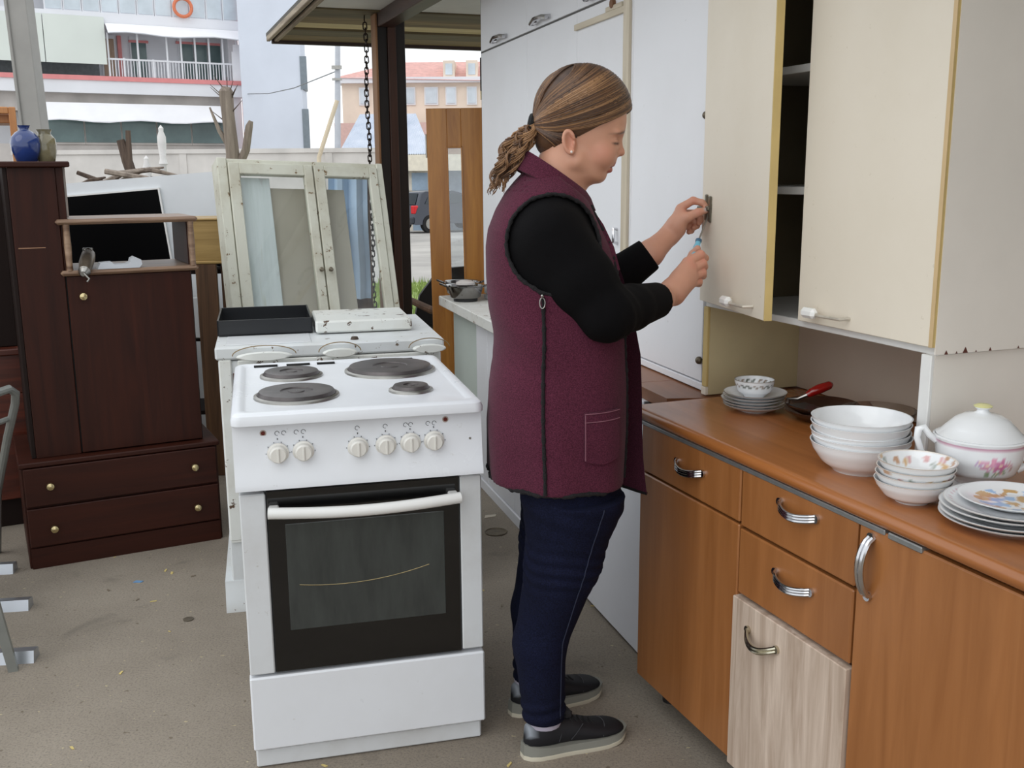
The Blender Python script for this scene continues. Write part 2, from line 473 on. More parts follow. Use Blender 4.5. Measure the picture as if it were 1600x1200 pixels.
# ================================================================== the older cooker behind it
RUSTW = painted('chipped_cream_enamel', (222, 224, 220), .35, (150, 128, 92), .45, .45, (84, 62, 44), 5)
RUSTW2 = painted('old_white_enamel', (214, 218, 220), .35, (160, 146, 120), .35, .12, (92, 70, 48), 4)
st = thing('old_cooker', 'older chipped white cooker standing behind the front cooker', 'cooker', (-.937, 3.2, 0), 13.5)
m = MB(); m.box(.004, .72, .0, .58, .09, .84, .004); part('body', m, RUSTW2, st)
m = MB(); m.box(-.004, .73, -.012, .60, .845, .886, .006); part('hob_rim', m, RUSTW2, st)
m = MB(); m.box(.006, .045, -.010, .012, .24, .845, .004); part('stile', m, RUSTW, st)
m = MB(); m.box(.048, .062, -.006, .012, .30, .80); part('side_gap', m, plain('rust_gap', (98, 56, 40), .8), st)
m = MB(); m.box(.064, .715, -.014, .012, .79, .842, .003); part('control_rail', m, RUSTW, st)
m = MB(); m.box(.01, .72, -.008, .58, .235, .245); part('side_seam', m, RUSTW, st)
m = MB(); m.prism([(-.03, 0), (-.028, .028), (-.006, .075), (-.002, .10), (.58, .10), (.60, .028), (.60, 0)], 0, -.02, .735); part('flared_skirt', m, RUSTW2, st)
for xa, xb in ((.062, .235), (.33, .44), (.62, .73)):
    m = MB(); cx = (xa+xb)/2; w = (xb-xa)/2
    m.rings([[(cx + w*k*cos(a), -.055 + dy, .858 + .014*k*sin(a)) for a in [2*pi*i/20 for i in range(20)]] for k, dy in ((.86, .0), (1, .006), (1, .018), (.9, .026))])
    m.box(cx-w*.5, cx+w*.5, -.04, .0, .850, .862)
    h = part('door_handle', m, RUSTW, st)
    m = MB(); m.tube([(cx + (w+.012)*cos(a), -.042, .862 + .030*sin(a)) for a in [pi*i/14 for i in range(15)]], .0016, 6); part('wire_hoop', m, plain('rusty_wire', (150, 130, 96), .5, .6), h)
m = MB(); m.cyl((.44, .04, .886), (.44, .04, .895), .014, .010, 14); part('hinge_stub', m, plain('dark_rust', (66, 54, 44), .7), st)
m = MB(); b = len(m.v); m.box(.322, .650, .17, .47, .890, .932, .006); part('hob_lid_box', m, RUSTW, st)
m = MB(); m.box(.03, .30, .02, .2, .885, .889, .002); part('hob_plate', m, ENAM2, st)
tr = MB()
x0, x1, y0, y1, z0, z1 = .0, .315, .0, .36, .0, .052; w = .006
tr.box(x0, x1, y0, y1, z0, z0+.004); tr.box(x0, x1, y0, y0+w, z0, z1, .001); tr.box(x0, x1, y1-w, y1, z0, z1, .001); tr.box(x0, x0+w, y0, y1, z0, z1, .001); tr.box(x1-w, x1, y0, y1, z0, z1, .001)
of = frame(-.937, 3.2, 13.5); p = of(-.002, .212, .889)
solo('baking_tray', tr, plain('black_enamel', (24, 26, 30), .3, 0, .15), 'deep black baking tray on top of the older cooker', 'tray', loc=p, rz=13.5)

# ================================================================== dark mahogany chest and wall unit on the left
MAH = wood('dark_mahogany', (34, 14, 8), (66, 29, 17), 'z', .48, 1.0, .03, .0, (.15, .85))
MAHX = wood('dark_mahogany_across', (36, 15, 9), (68, 30, 18), 'x', .48, 1.0, .03, .0, (.15, .85))
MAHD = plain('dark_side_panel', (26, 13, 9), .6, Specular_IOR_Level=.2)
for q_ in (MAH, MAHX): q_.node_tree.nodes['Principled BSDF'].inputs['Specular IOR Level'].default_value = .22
def brass_knob(parent, x, y, z, r=.015):
    m = MB(); b = len(m.v)
    m.lathe([(.006, 0), (.005, .008), (r*.8, .012), (r, .017), (r*.85, .024), (r*.4, .027), (.0006, .0275)], 20)
    m.xf(b, Matrix.Translation((x, y, z)) @ Matrix.Rotation(R_(90), 4, 'X')); part('knob', m, BRASS, parent)
t = thing('chest_of_drawers', 'low dark mahogany chest with two drawers and brass knobs', 'chest of drawers', (-1.781, 3.565, 0), 27.4)
m = MB(); m.box(.0, .70, .004, .46, .0, .385, .003); part('carcass', m, MAHX, t)
m = MB(); m.box(-.006, .708, -.012, .47, .385, .404, .004); part('top', m, MAHX, t)
for z0, z1, zk in ((.238, .382, .313), (.085, .230, .150)):
    m = MB(); m.box(.008, .692, -.014, .006, z0, z1, .003); d = part('drawer', m, MAHX, t)
    brass_knob(d, .093, -.012, zk); brass_knob(d, .607, -.012, zk)
m = MB(); m.box(.008, .692, -.006, .006, .0, .078); part('plinth', m, MAHX, t)
t = thing('wall_unit', 'tall dark mahogany wall unit with open shelf standing on the chest', 'cabinet', (-1.781, 3.565, .404), 27.4)
def wb(name, mat, x0, x1, y0, y1, z0, z1, c=.002, par=None):
    m = MB(); m.box(x0, x1, y0, y1, z0-.404, z1-.404, c); return part(name, m, mat, par or t)
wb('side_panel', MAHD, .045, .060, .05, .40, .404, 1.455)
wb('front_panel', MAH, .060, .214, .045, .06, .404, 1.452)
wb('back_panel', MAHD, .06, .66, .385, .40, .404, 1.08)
wb('end_panel', plain('pale_inner_panel', (150, 140, 132), .5), .236, .248, .06, .40, 1.275, 1.452)
wb('front_panel', MAH, .214, .240, .050, .065, 1.08, 1.452)
wb('top', MAHX, .036, .262, .02, .42, 1.452, 1.472, .004)
d = wb('door', MAH, .219, .655, .040, .058, .408, 1.066)
brass_knob(d, .268, .042, .992-.404)
wb('door_seam', BLACKGAP, .2135, .2195, .05, .062, .41, 1.07, 0)
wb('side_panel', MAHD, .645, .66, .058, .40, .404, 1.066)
SH = wood('worn_shelf_edge', (96, 66, 46), (168, 140, 116), 'x', .4)
wb('shelf', [SH], .200, .682, .02, .38, 1.068, 1.087, .008)
wb('shelf', [SH], .198, .690, .02, .38, 1.250, 1.270, .008)
for x, y in ((.232, .035), (.232, .35), (.664, .035)):
    m = MB(); m.lathe([(.012, 0), (.011, .02), (.0125, .09), (.011, .145), (.012, .166)], 14, (x, y, 1.086-.404)); part('turned_post', m, SH, t)
wb('end_panel', MAH, .652, .672, .06, .37, 1.087, 1.250)
wb('crack', plain('scratch', (150, 112, 84), .6), .072, .160, .0435, .046, 1.170, 1.1735, 0)
# vases
def vase(name, prof, mat, lab, x, y, z):
    f = frame(-1.781, 3.565, 27.4); m = MB(); m.lathe(prof, 36, cap0=True); solo(name, m, mat, lab, 'vase', loc=f(x, y, z), sharp=60)
vase('vase', [(.030, 0), (.036, .004), (.048, .04), (.052, .065), (.048, .088), (.032, .106), (.018, .114), (.016, .118), (.020, .128), (.022, .131), (.018, .131), (.014, .118), (.001, .10)],
     plain('cobalt_glaze', (34, 58, 118), .12, 0, .18, 12, Coat_Weight=.5), 'round cobalt blue glazed vase on top of the dark wall unit', .138, .25, 1.472)
vase('vase', [(.026, 0), (.030, .004), (.036, .03), (.040, .06), (.036, .085), (.026, .098), (.022, .104), (.027, .118), (.024, .118), (.018, .104), (.001, .09)],
     plain('olive_glaze', (128, 120, 92), .12, 0, .35, 14, Coat_Weight=.5), 'olive and white glazed vase tucked behind the blue one', .205, .27, 1.472)
# grinder body and clamp on the open shelf
f = frame(-1.781, 3.565, 27.4)
t = thing('metal_grinder', 'tarnished metal mincer barrel lying on the open dark shelf', 'grinder', f(.275, .05, 1.087), 27.4)
m = MB(); m.tube([(0, -.07, -.003), (.012, -.02, .022), (.026, .05, .036), (.034, .10, .046)], [.020, .025, .026, .024], 16); part('barrel', m, plain('tarnished_metal', (124, 112, 98), .38, .7, .25, 25), t)
m = MB(); m.cyl((-.006, -.085, -.008), (0, -.068, -.002), .010, .022, 14); part('nozzle', m, STEEL, t)
m = MB(); m.tube([(-.004, -.088, -.006), (.012, -.094, -.026), (.004, -.095, -.036)], .004, 8); part('crank_stub', m, STEEL, t)
m = MB(); m.box(.016, .052, .095, .115, .046, .072, .003); part('hopper_rim', m, STEEL, t)
m = MB()
m.prism([(-.07, 0), (.075, 0), (.085, .012), (.083, .028), (.060, .040), (.048, .034), (.044, .020), (.030, .014), (-.012, .014), (-.020, .024), (-.060, .022)], 1, -.02, .045)
solo('plastic_bracket', m, plain('pale_plastic', (196, 200, 206), .35), 'pale grey plastic bracket beside the mincer on the shelf', 'bracket', loc=f(.395, .045, 1.0875), rz=27.4)

# further dark pieces at the left edge
t = thing('dark_sideboard', 'dark red-brown cabinet at the far left behind the wall unit', 'cabinet', (-2.025, 4.05, 0), 27.4)
for nm, a in (('base', (-.55, .10, 0, .45, .12, .56)), ('ledge', (-.58, .13, -.02, .46, .72, .745)), ('upper', (-.60, .045, .05, .42, .745, 1.47)), ('plinth', (-.5, .06, .03, .4, 0, .12)), ('mid', (-.55, .11, .0, .44, .56, .72))):
    m = MB(); m.box(*a, .004); part(nm, m, wood('red_mahogany_' + nm, (52, 20, 12), (96, 42, 26), 'x', .35) if nm in ('base', 'ledge', 'mid') else MAHD, t)
m = MB(); m.tube([(.052, .03, 1.05), (.060, .015, 1.09), (.060, .015, 1.13), (.052, .03, 1.16)], .008, 8); part('white_handle', m, WHITEPL, t)
ORW = wood('orange_pine', (164, 104, 58), (206, 146, 92), 'z', .5)
t = thing('wooden_frame', 'leaning orange-brown wooden frame at the far left edge', 'frame', (-2.47, 4.7, 0), 25)
for nm, a in (('stile', (.22, .25, 0, .04, .9, 1.73)), ('stile', (-.4, -.37, 0, .04, .9, 1.73)), ('rail', (-.37, .22, 0, .04, 1.70, 1.73)), ('brace', (.0, .25, .04, .3, 1.66, 1.70)), ('leg', (.2, .25, .0, .3, .0, .9)), ('leg', (-.4, -.35, .0, .3, .0, .9))):
    m = MB(); m.box(*a, .003); part(nm, m, ORW, t)

# metal-framed chairs at the left edge
GREYM = plain('grey_painted_tube', (138, 140, 136), .4, .4, .1, 10)
t = thing('metal_chair', 'grey tubular metal chair beside the dark chest', 'chair', (-1.83, 3.30, 0), 20)
CHS = Matrix.Rotation(R_(-20), 4, 'Z') @ Matrix.Translation((1.83, -3.30, 0))
cw = lambda *q: tuple(CHS @ Vector(q))
m = MB(); m.tube([cw(-1.99, 3.74, 0), cw(-1.90, 3.62, .28), cw(-1.78, 3.50, .52), cw(-1.70, 3.42, .66), cw(-1.685, 3.40, .70), cw(-1.69, 3.37, .722), cw(-1.72, 3.30, .715), cw(-1.80, 3.10, .70), cw(-1.95, 2.85, .70)], .014, 10); part('back_frame', m, GREYM, t)
m = MB(); m.tube([cw(-1.74, 3.46, .60), cw(-1.84, 3.2, .58), cw(-1.98, 2.95, .58)], .010, 8); part('back_rail', m, GREYM, t)
m = MB(); m.tube([(.05, .05, .38), (-.1, -.18, .40), (-.12, -.2, 0)], .013, 10); part('leg', m, GREYM, t)
m = MB(); m.box(-.5, .05, -.20, .10, .385, .41, .006); part('seat', m, plain('dark_seat', (52, 48, 46), .7), t)
m = MB(); m.tube([(-.48, .28, 0), (-.46, .28, .4), (-.12, .30, .80)], .013, 8); part('leg', m, GREYM, t)
t = thing('metal_stool', 'white-topped seat with grey steel leg at the left edge', 'stool', (-1.47, 2.775, 0), 20)
m = MB(); m.prism([(-.012, 0), (.014, 0), (-.045, .43), (-.075, .43)], 1, -.008, .016); part('leg', m, GREYM, t)
m = MB(); m.prism([(-.412, 0), (-.386, 0), (-.345, .43), (-.375, .43)], 1, -.008, .016); part('leg', m, GREYM, t)
m = MB(); m.box(-.42, -.035, -.05, .22, .43, .455, .006); part('seat', m, ENAM2, t)
m = MB(); m.prism([(-.412, 0), (-.386, 0), (-.345, .43), (-.375, .43)], 1, .18, .21); part('leg', m, GREYM, t)
ALU = plain('aluminium', (190, 194, 200), .3, .8, .06)
for (x, y, lab) in ((-1.435, 2.85, 'nearest aluminium floor runner beside the white-topped seat'), (-1.624, 3.225, 'middle aluminium floor runner beside the chest'), (-1.83, 3.55, 'farthest aluminium floor runner at the corner of the chest')):
    m = MB(); m.prism([(-.028, 0), (.028, 0), (.024, .03), (-.018, .036)], 0, -.5, 0)
    solo('floor_runner', m, ALU, lab, 'runner', 'aluminium floor runners', (x, y, 0), 8)

# white board with a black panel, yellow drawer box, plank
WB = plain('white_laminate', (222, 226, 230), .4, 0, .03)
t = thing('white_board', 'large leaning white board with a black glass panel on it', 'board', (-2.43, 5.36, 0), 0, rot=(R_(-4), R_(-2.5), R_(6)))
m = MB(); m.prism([(-.1, 0), (1.05, 0), (1.01, 1.405), (-.1, 1.372)], 1, 0, .018); part('board', m, WB, t)
m = MB(); m.prism([(-.1, .6), (.695, .6), (.640, 1.325), (-.1, 1.30)], 1, -.016, -.002); p = part('black_panel', m, plain('black_gloss', (5, 5, 6), .35, Specular_IOR_Level=.06), t)
m = MB(); m.prism([(.695, .6), (.703, .6), (.648, 1.333), (-.1, 1.308), (-.1, 1.30), (.640, 1.325)], 1, -.018, -.002); part('panel_edge', m, WHITEPL, p)
YP = wood('yellow_pine', (150, 120, 66), (196, 164, 104), 'x', .5)
t = thing('yellow_drawer_box', 'yellow pine drawer box resting on brown planks beside the glazed doors', 'box', (-1.52, 4.74, 0), 8)
m = MB(); m.box(.0, .32, 0, .30, 1.03, 1.218, .004); part('box', m, YP, t)
m = MB(); m.box(-.006, .33, -.006, .31, 1.018, 1.032, .003); part('base_lip', m, YP, t)
m = MB(); m.box(-.006, .33, -.006, .31, 1.216, 1.226, .003); part('top_lip', m, YP, t)
BP = wood('brown_plank', (70, 48, 32), (122, 88, 60), 'z', .6)
t = thing('plank_trestle', 'brown upright planks carrying the yellow drawer box', 'trestle', (-1.50, 4.74, 0), 8)
for a in ((.04, .135, 0, .03, 0, 1.018), (.15, .185, .03, .06, 0, 1.018), (.26, .30, .1, .13, 0, 1.018), (.2, .34, .02, .05, .86, .95)):
    m = MB(); m.box(*a, .003); part('plank', m, BP, t)
t = thing('stacked_rack', 'dim shelf rack with white and dark odds and ends behind the plank', 'shelf', (-1.75, 4.95, 0), 8)
for z in (.25, .62, .95): m = MB(); m.box(-.1, .36, 0, .3, z, z+.02); part('shelf', m, MAHD, t)
for x in (-.1, .34): m = MB(); m.box(x, x+.02, 0, .3, 0, 1.0); part('upright', m, MAHD, t)
m = MB(); m.ball((.25, .2, 1.035), .065, 14, 8, (1, 1, .9)); m.ball((.30, .2, 1.02), .05, 12, 8); solo('navy_bundle', m, plain('navy_cloth', (44, 46, 62), .9, 0, .3, 30), 'dark navy cloth bundle on the rack behind the plank', 'cloth', loc=(-1.75, 4.95, .0))
m = MB(); m.box(.17, .31, -.03, .02, .64, .84, .004); solo('white_tin', m, ENAM2, 'chipped white tin standing on the rack behind the plank', 'tin', loc=(-1.75, 4.98, 0))

# pale green glazed double doors, leaning
PGR = painted('pale_green_old_paint', (210, 210, 196), .5, (138, 120, 82), .55, .30, (120, 96, 66), 6)
rot = Euler((R_(-20), R_(2.2), R_(28)), 'XYZ'); H_ = 1.56
o_ = Vector((-1.291, 4.6, 1.494)) - rot.to_matrix() @ Vector((0, 0, H_))
t = thing('glazed_double_door', 'pair of pale green glazed cupboard doors leaning behind the old cooker', 'window', o_, rot=rot)
def vb(name, x0, x1, y0, y1, z0, z1, par=t, mat=PGR, c=.003):
    m = MB(); m.box(x0, x1, y0, y1, z0, z1, c); return part(name, m, mat, par)
W_ = .77
vb('frame_side', 0, .042, -.01, .10, 0, H_); vb('frame_side', W_-.03, W_, -.01, .10, 0, H_)
vb('frame_head', .042, W_-.03, .0, .10, H_-.022, H_)
vb('frame_foot', .042, W_-.03, .0, .10, 0, .03)
GLASSP = glass('old_pane_glass', (.95, .97, .97), .03, 1.45, .03)
for nm, xa, xb in (('left', .045, .425), ('right', .432, W_-.033)):
    s_ = MB(); s_.box(xa, xa+.048, -.02, .012, .035, H_-.024, .003); sash = part('door_leaf', s_, PGR, t)
    vb('stile', xb-.040, xb, -.02, .012, .035, H_-.024, sash)
    vb('rail', xa+.048, xb-.040, -.02, .012, H_-.075, H_-.024, sash); vb('rail', xa+.048, xb-.040, -.02, .012, .035, .10, sash)
    vb('pane', xa+.046, xb-.038, -.006, -.002, .098, H_-.073, sash, GLASSP, 0)
    b = MB(); bb = len(b.v); b.lathe([(.004, 0), (.004, .012), (.010, .016), (.011, .022), (.007, .028), (.0005, .029)], 14)
    b.xf(bb, Matrix.Translation(((xb-.018) if nm == 'left' else (xa+.018), -.02, H_-.52)) @ Matrix.Rotation(R_(90), 4, 'X')); part('knob', b, plain('old_knob_metal', (140, 132, 116), .35, .7), sash)
m = MB(); m.box(.235, .590, .055, .070, .03, H_-.112, .002); part('reflection_board', m, plain('reflection_taupe', (196, 186, 170), .7, 0, .06, 3), t, 'taupe board added behind the panes for the reflection in them')  # board added behind the glass, standing in for a reflected grey panel
m = MB(); m.box(.05, .235, .030, .040, .03, H_-.075, .002)
STRK = NT('streaked_pale_paint'); v = STRK.coord((14, 14, .8)); f_ = STRK.noise(v, 3, 5, .6)
cc = STRK.ramp(f_, [(.3, srgb(226, 232, 230)), (.55, srgb(240, 244, 244)), (.75, srgb(216, 216, 198))])
ff = STRK.noise(STRK.coord((5, 5, 1.6)), 2.2, 4, .6); cc = STRK.mix(STRK.ramp(ff, [(.60, 0.0), (.68, .5)]), cc, srgb(168, 140, 144)); STRK.set(cc, .6)
part('streaked_board', m, STRK.m, t, 'pale streaked board behind the left pane')
q = MB(); q.grid(9, 9, lambda i, j: (-.98 + i*.026, .03*sin(i*1.9)+.02*sin(j), .75 + j*.09)); q.grid(9, 9, lambda i, j: (-.98 + i*.026, .006+.03*sin(i*1.9)+.02*sin(j), .75 + j*.09))
o = thing('blue_reflection_sheet', 'pale blue sheet added for the reflection in the right pane', 'sheet', (.0, 5.6, 0)); part('sheet', q, plain('reflection_blue', (186, 208, 230), .6, 0, .1, 6), o)  # added sheet, gives the right pane its blue reflection
q = MB(); q.box(-.98, -.77, .05, .09, 0, 1.42); part('support_board', q, BP, o)

# orange door with narrow glass slot
OD = wood('orange_varnished_wood', (166, 104, 38), (206, 142, 62), 'z', .32, .8, .03, .3)
t = thing('orange_wooden_door', 'orange varnished wooden door with a tall narrow glass slot', 'door', (-.415, 5.45, 0), 0, rot=(0, R_(-.6), R_(3)))
for nm, a in (('stile', (0, .105, 0, .04, 0, 1.748)), ('rail', (.105, .178, 0, .04, 1.55, 1.748)), ('rail', (.105, .178, 0, .04, 0, .72)), ('stile', (.178, .50, 0, .04, 0, 1.748))):
    m = MB(); m.box(*a, .002); part(nm, m, OD, t)
m = MB(); m.box(.105, .178, .018, .022, .72, 1.55); part('pane', m, glass('slot_glass', (.93, .95, .96), .02, 1.45, .06), t)
for a in ((.100, .108, -.006, .046, .715, 1.555), (.175, .183, -.006, .046, .715, 1.555), (.10, .183, -.006, .046, 1.547, 1.555)):
    m = MB(); m.box(*a, .002); part('glazing_bead', m, OD, t)
m = MB(); m.box(-.008, .0, .0, .03, 1.50, 1.62, .002); part('hinge', m, STEEL, t)
# black swivel chair in the gap
t = thing('black_chair', 'black upholstered chair with brown wooden arm beyond the orange door', 'chair', (-.60, 6.15, 0), 15)
BLK = plain('black_upholstery', (20, 19, 20), .6, 0, .15)
m = MB(); m.rings([[(x, .02*k, z) for x, z in ((.06+.02*k, .45), (.02, .58), (.05, .70), (.13, .80), (.24, .86), (.45, .87), (.5, .6), (.5, .45))] for k in (0, 1, 2)]); part('backrest', m, BLK, t)
m = MB(); m.box(.02, .52, -.45, .05, .40, .52, .03); part('seat', m, BLK, t)
m = MB(); m.tube([(-.06, -.02, .70), (.08, -.2, .635), (.22, -.35, .62)], [.018, .024, .02], 10); part('arm', m, BP, t)
for x in (.06, .48):
    for y in (-.4, .0): m = MB(); m.cyl((x, y, 0), (x, y, .42), .016, n=10); part('leg', m, BLK, t)
# ================================================================== brown kitchen row on the right
CHERRY = wood('cherry_laminate', (140, 86, 42), (172, 114, 66), 'z', .36, .8, .02, .15, (.2, .8))
CHERRYX = wood('cherry_laminate_across', (140, 86, 42), (172, 114, 66), 'z', .36, .7, .02, .15, (.2, .8))
TOPW = wood('cherry_worktop', (142, 84, 40), (180, 114, 62), 'x', .26, .7, .02, .3, (.2, .8))
TOPW2 = wood('dull_worktop', (112, 68, 42), (150, 98, 64), 'x', .4, .7, .02, .1, (.2, .8))
OAK = wood('pale_sonoma_oak', (160, 136, 116), (222, 204, 188), 'z', .6, 1.1, .06, 0, (.25, .7))
KO = (.350, 2.608, 0); KA = -68.7
kf = frame(.350, 2.608, KA)
def kbox(name, mat, x0, x1, y0, y1, z0, z1, par, c=.002):
    m = MB(); m.box(x0, x1, y0, y1, z0, z1, c); return part(name, m, mat, par)
def arch_handle(par, x, z, L, vertical=False, mat=CHROME, y=-.018, ribs=3, r=.0034, droop=.010):
    m = MB()
    for k in range(ribs):
        o = (k-(ribs-1)/2)*r*1.7
        pts = []
        for i in range(17):
            s = i/16; q = (s-.5)*L; b = sin(pi*s)**.55
            if vertical: pts.append((x + o + droop*.0, y - .026*b, z + q))
            else: pts.append((x + q, y - .025*b, z + o - droop*sin(pi*s)))
        m.tube(pts, r, 8)
    for e in (-.5, .5):
        if vertical: m.cyl((x, y+.003, z+e*L), (x, y-.006, z+e*L), .009, n=12)
        else: m.cyl((x+e*L, y+.003, z), (x+e*L, y-.006, z), .009, n=12)
    return part('handle', m, mat, par, 'chrome handle')
BODYD = plain('chipboard_side', (96, 66, 42), .7, 0, .1)
def feet(par, xs):
    for x in xs:
        for y in (.06, .48):
            m = MB(); m.cyl((x, y, 0), (x, y, .075), .022, .018, 12); part('foot', m, plain('black_foot', (24, 22, 22), .6), par)
a = thing('base_cabinet', 'brown base cabinet with one drawer over a door beside the white panel', 'cabinet', KO, KA)
kbox('carcass', BODYD, .002, .468, .002, .55, .07, .785, a)
kbox('edge_strip', plain('white_edge', (206, 206, 202), .5), -.008, .010, -.004, .02, .08, .783, a, .001)
d = kbox('drawer', CHERRY, .014, .466, -.018, 0, .655, .781, a, .003); arch_handle(d, .255, .726, .118)
kbox('door', CHERRY, .008, .466, -.018, 0, .072, .649, a, .003); feet(a, (.06, .41))
b_ = thing('base_cabinet', 'brown base cabinet with two drawers above a pale oak flap', 'cabinet', KO, KA)
kbox('carcass', BODYD, .470, .849, .002, .55, .07, .785, b_)
d = kbox('drawer', CHERRYX, .472, .847, -.018, 0, .650, .781, b_, .003); arch_handle(d, .672, .748, .118)
d = kbox('drawer', CHERRYX, .470, .847, -.018, 0, .492, .643, b_, .003); arch_handle(d, .667, .592, .118)
d = kbox('flap_door', OAK, .464, .849, -.026, -.002, .068, .484, b_, .002); arch_handle(d, .582, .428, .105, False, plain('nickel', (196, 190, 170), .2, 1, .04), -.026, 2, .0045, .018)
feet(b_, (.52, .80))
c_ = thing('base_cabinet', 'brown base cabinet with a single tall door and upright handle', 'cabinet', KO, KA)
kbox('carcass', BODYD, .851, 1.45, .002, .55, .07, .785, c_)
d = kbox('door', CHERRY, .853, 1.448, -.018, 0, .072, .781, c_, .003); arch_handle(d, .888, .706, .115, True, CHROME, -.018, 2, .0055)
feet(c_, (.9, 1.38))
wt = thing('worktop', 'glossy cherry-brown worktop with rounded front edge carrying the crockery', 'worktop', KO, KA)
m = MB(); pr = [(.60, .788), (-.008, .788)] + [(-.012 - .016*sin(R_(q)), .804 - .016*cos(R_(q))) for q in range(0, 181, 20)] + [(.60, .820)]
m.prism(pr, 0, -.024, 1.75); part('slab', m, TOPW, wt, sharp=50)
m = MB(); m.box(.0, .92, -.020, -.001, .7765, .7875, .002); m.box(.93, 1.013, -.022, -.001, .7755, .7875, .002); part('metal_strip', m, plain('dull_strip', (158, 160, 160), .35, .7, .1, 30), wt)
# cream hutch on the worktop
CREAM = painted('cream_laminate', (230, 221, 205), .42, (190, 176, 148), .22, .0, scale=2.5)
CREAMG = plain('cream_side', (232, 226, 217), .5, 0, .05, 3)
YEDGE = plain('yellowed_edge', (204, 178, 116), .5, 0, .08, 8)
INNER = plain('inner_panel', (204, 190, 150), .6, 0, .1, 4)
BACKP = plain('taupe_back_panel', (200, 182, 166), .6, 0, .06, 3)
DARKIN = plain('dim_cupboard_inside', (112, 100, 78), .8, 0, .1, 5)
h = thing('cream_hutch', 'cream wall cupboard with open niche standing on the brown worktop', 'cupboard', kf(0, 0, .82), KA)
def hb_(name, mat, x0, x1, y0, y1, z0, z1, c=.0015, par=None):
    m = MB(); m.box(x0, x1, y0, y1, z0-.82, z1-.82, c); return part(name, m, mat, par or h)
hb_('side_panel', INNER, -.064, -.046, .215, .52, .822, 1.064)
hb_('plinth_strip', CREAM, -.066, -.044, .205, .215, .823, .845)
hb_('edge_strip', YEDGE, -.066, -.044, .207, .215, .846, 1.064)
hb_('back_panel', BACKP, -.046, .742, .505, .52, .822, 1.064)
hb_('side_panel', CREAMG, .742, .768, .212, .52, .822, 1.064)
hb_('edge_strip', WHITEPL, .741, .769, .203, .212, .822, 1.064)
hb_('cupboard_floor', WHITEPL, -.064, .772, .212, .52, 1.064, 1.080)
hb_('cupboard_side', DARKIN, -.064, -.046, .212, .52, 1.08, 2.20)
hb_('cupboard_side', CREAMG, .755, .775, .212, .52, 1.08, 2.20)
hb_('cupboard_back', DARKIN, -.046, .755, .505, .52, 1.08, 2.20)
hb_('cupboard_top', CREAMG, -.064, .775, .212, .52, 2.185, 2.20)
for z in (1.365, 1.640, 1.92): hb_('shelf', WHITEPL, -.046, .755, .235, .505, z, z+.018)
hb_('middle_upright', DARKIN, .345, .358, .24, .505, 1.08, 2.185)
m = MB(); m.rings([[(.778, y, z-.82) for y, z in ((.20, 1.068 + .004*sin(k)), (.52, 1.066), (.52, 2.2), (.20, 2.2))] for k in (0,)] + [[(.781, y, z-.82) for y, z in ((.20, 1.068), (.52, 1.066), (.52, 2.2), (.20, 2.2))]]); part('outer_skin', m, CREAMG, h)
m = MB()
rq = random.Random(5)
for x_, w_ in ((.222, .010), (.25, .006), (.268, .014), (.30, .005), (.335, .008), (.41, .006), (.45, .010)):
    m.add([(.7815, x_, .247), (.7815, x_+w_, .247), (.7815, x_+w_*.5, .247+w_*.9)], [(0, 1, 2)]); 
part('edge_chips', m, plain('exposed_chipboard', (96, 52, 40), .9), h, kind='stuff')
# doors
def hdoor(x0, w, open_deg, zz=(1.082, 2.18)):
    p = link('door', None)
    mm = MB(); mm.box(0, w, -.018, 0, zz[0]-.82, zz[1]-.82, .0015)
    e = mm.mesh('door', [CREAM]); bpy.data.objects.remove(p)
    p = link('door', e, h); p.location = (x0, .210, 0); p.rotation_euler = (0, 0, -R_(open_deg)); return p
d1 = hdoor(-.062, .412, 11)
d2 = hdoor(.360, .415, 0)
for d, w in ((d1, .412), (d2, .415)):
    m = MB(); m.box(w, w+.004, -.0185, .0005, .262, 1.36, .0005); part('edge_band', m, YEDGE, d)
m = MB(); m.box(.411, .421, -.0195, -.0178, .262, 1.36, .0005); part('corner_band', m, plain('tan_band', (206, 178, 134), .5), d2)
WH = plain('white_ceramic_grip', (240, 240, 238), .2, 0, .02)
for d, x in ((d1, .22), (d2, .048)):
    m = MB(); m.tube([(x, -.018, .292), (x+.005, -.038, .290), (x+.06, -.045, .287), (x+.125, -.040, .287), (x+.130, -.018, .288)], .0042, 8); hd = part('handle', m, plain('aged_white_metal', (206, 198, 184), .3, .3, .15, 40), d)
    m = MB(); m.box(x+.004, x+.050, -.055, -.034, .278, .301, .007); part('grip', m, WH, hd, 'white ceramic grip')
# butterfly hinge being fitted
m = MB()
HINGE = plain('tarnished_hinge', (150, 144, 130), .3, .85, .2, 60)
m.box(.030, .044, -.024, -.018, .474, .542, .004); m.box(.056, .070, -.024, -.018, .470, .538, .004); m.box(.010, .066, -.031, -.020, .499, .513, .003)
m.cyl((-.004, -.026, .506), (.05, -.026, .506), .0055, n=10)
m.box(.030, .070, -.0205, -.0175, .494, .518, .002)
part('butterfly_hinge', m, HINGE, d1, 'tarnished metal butterfly hinge')

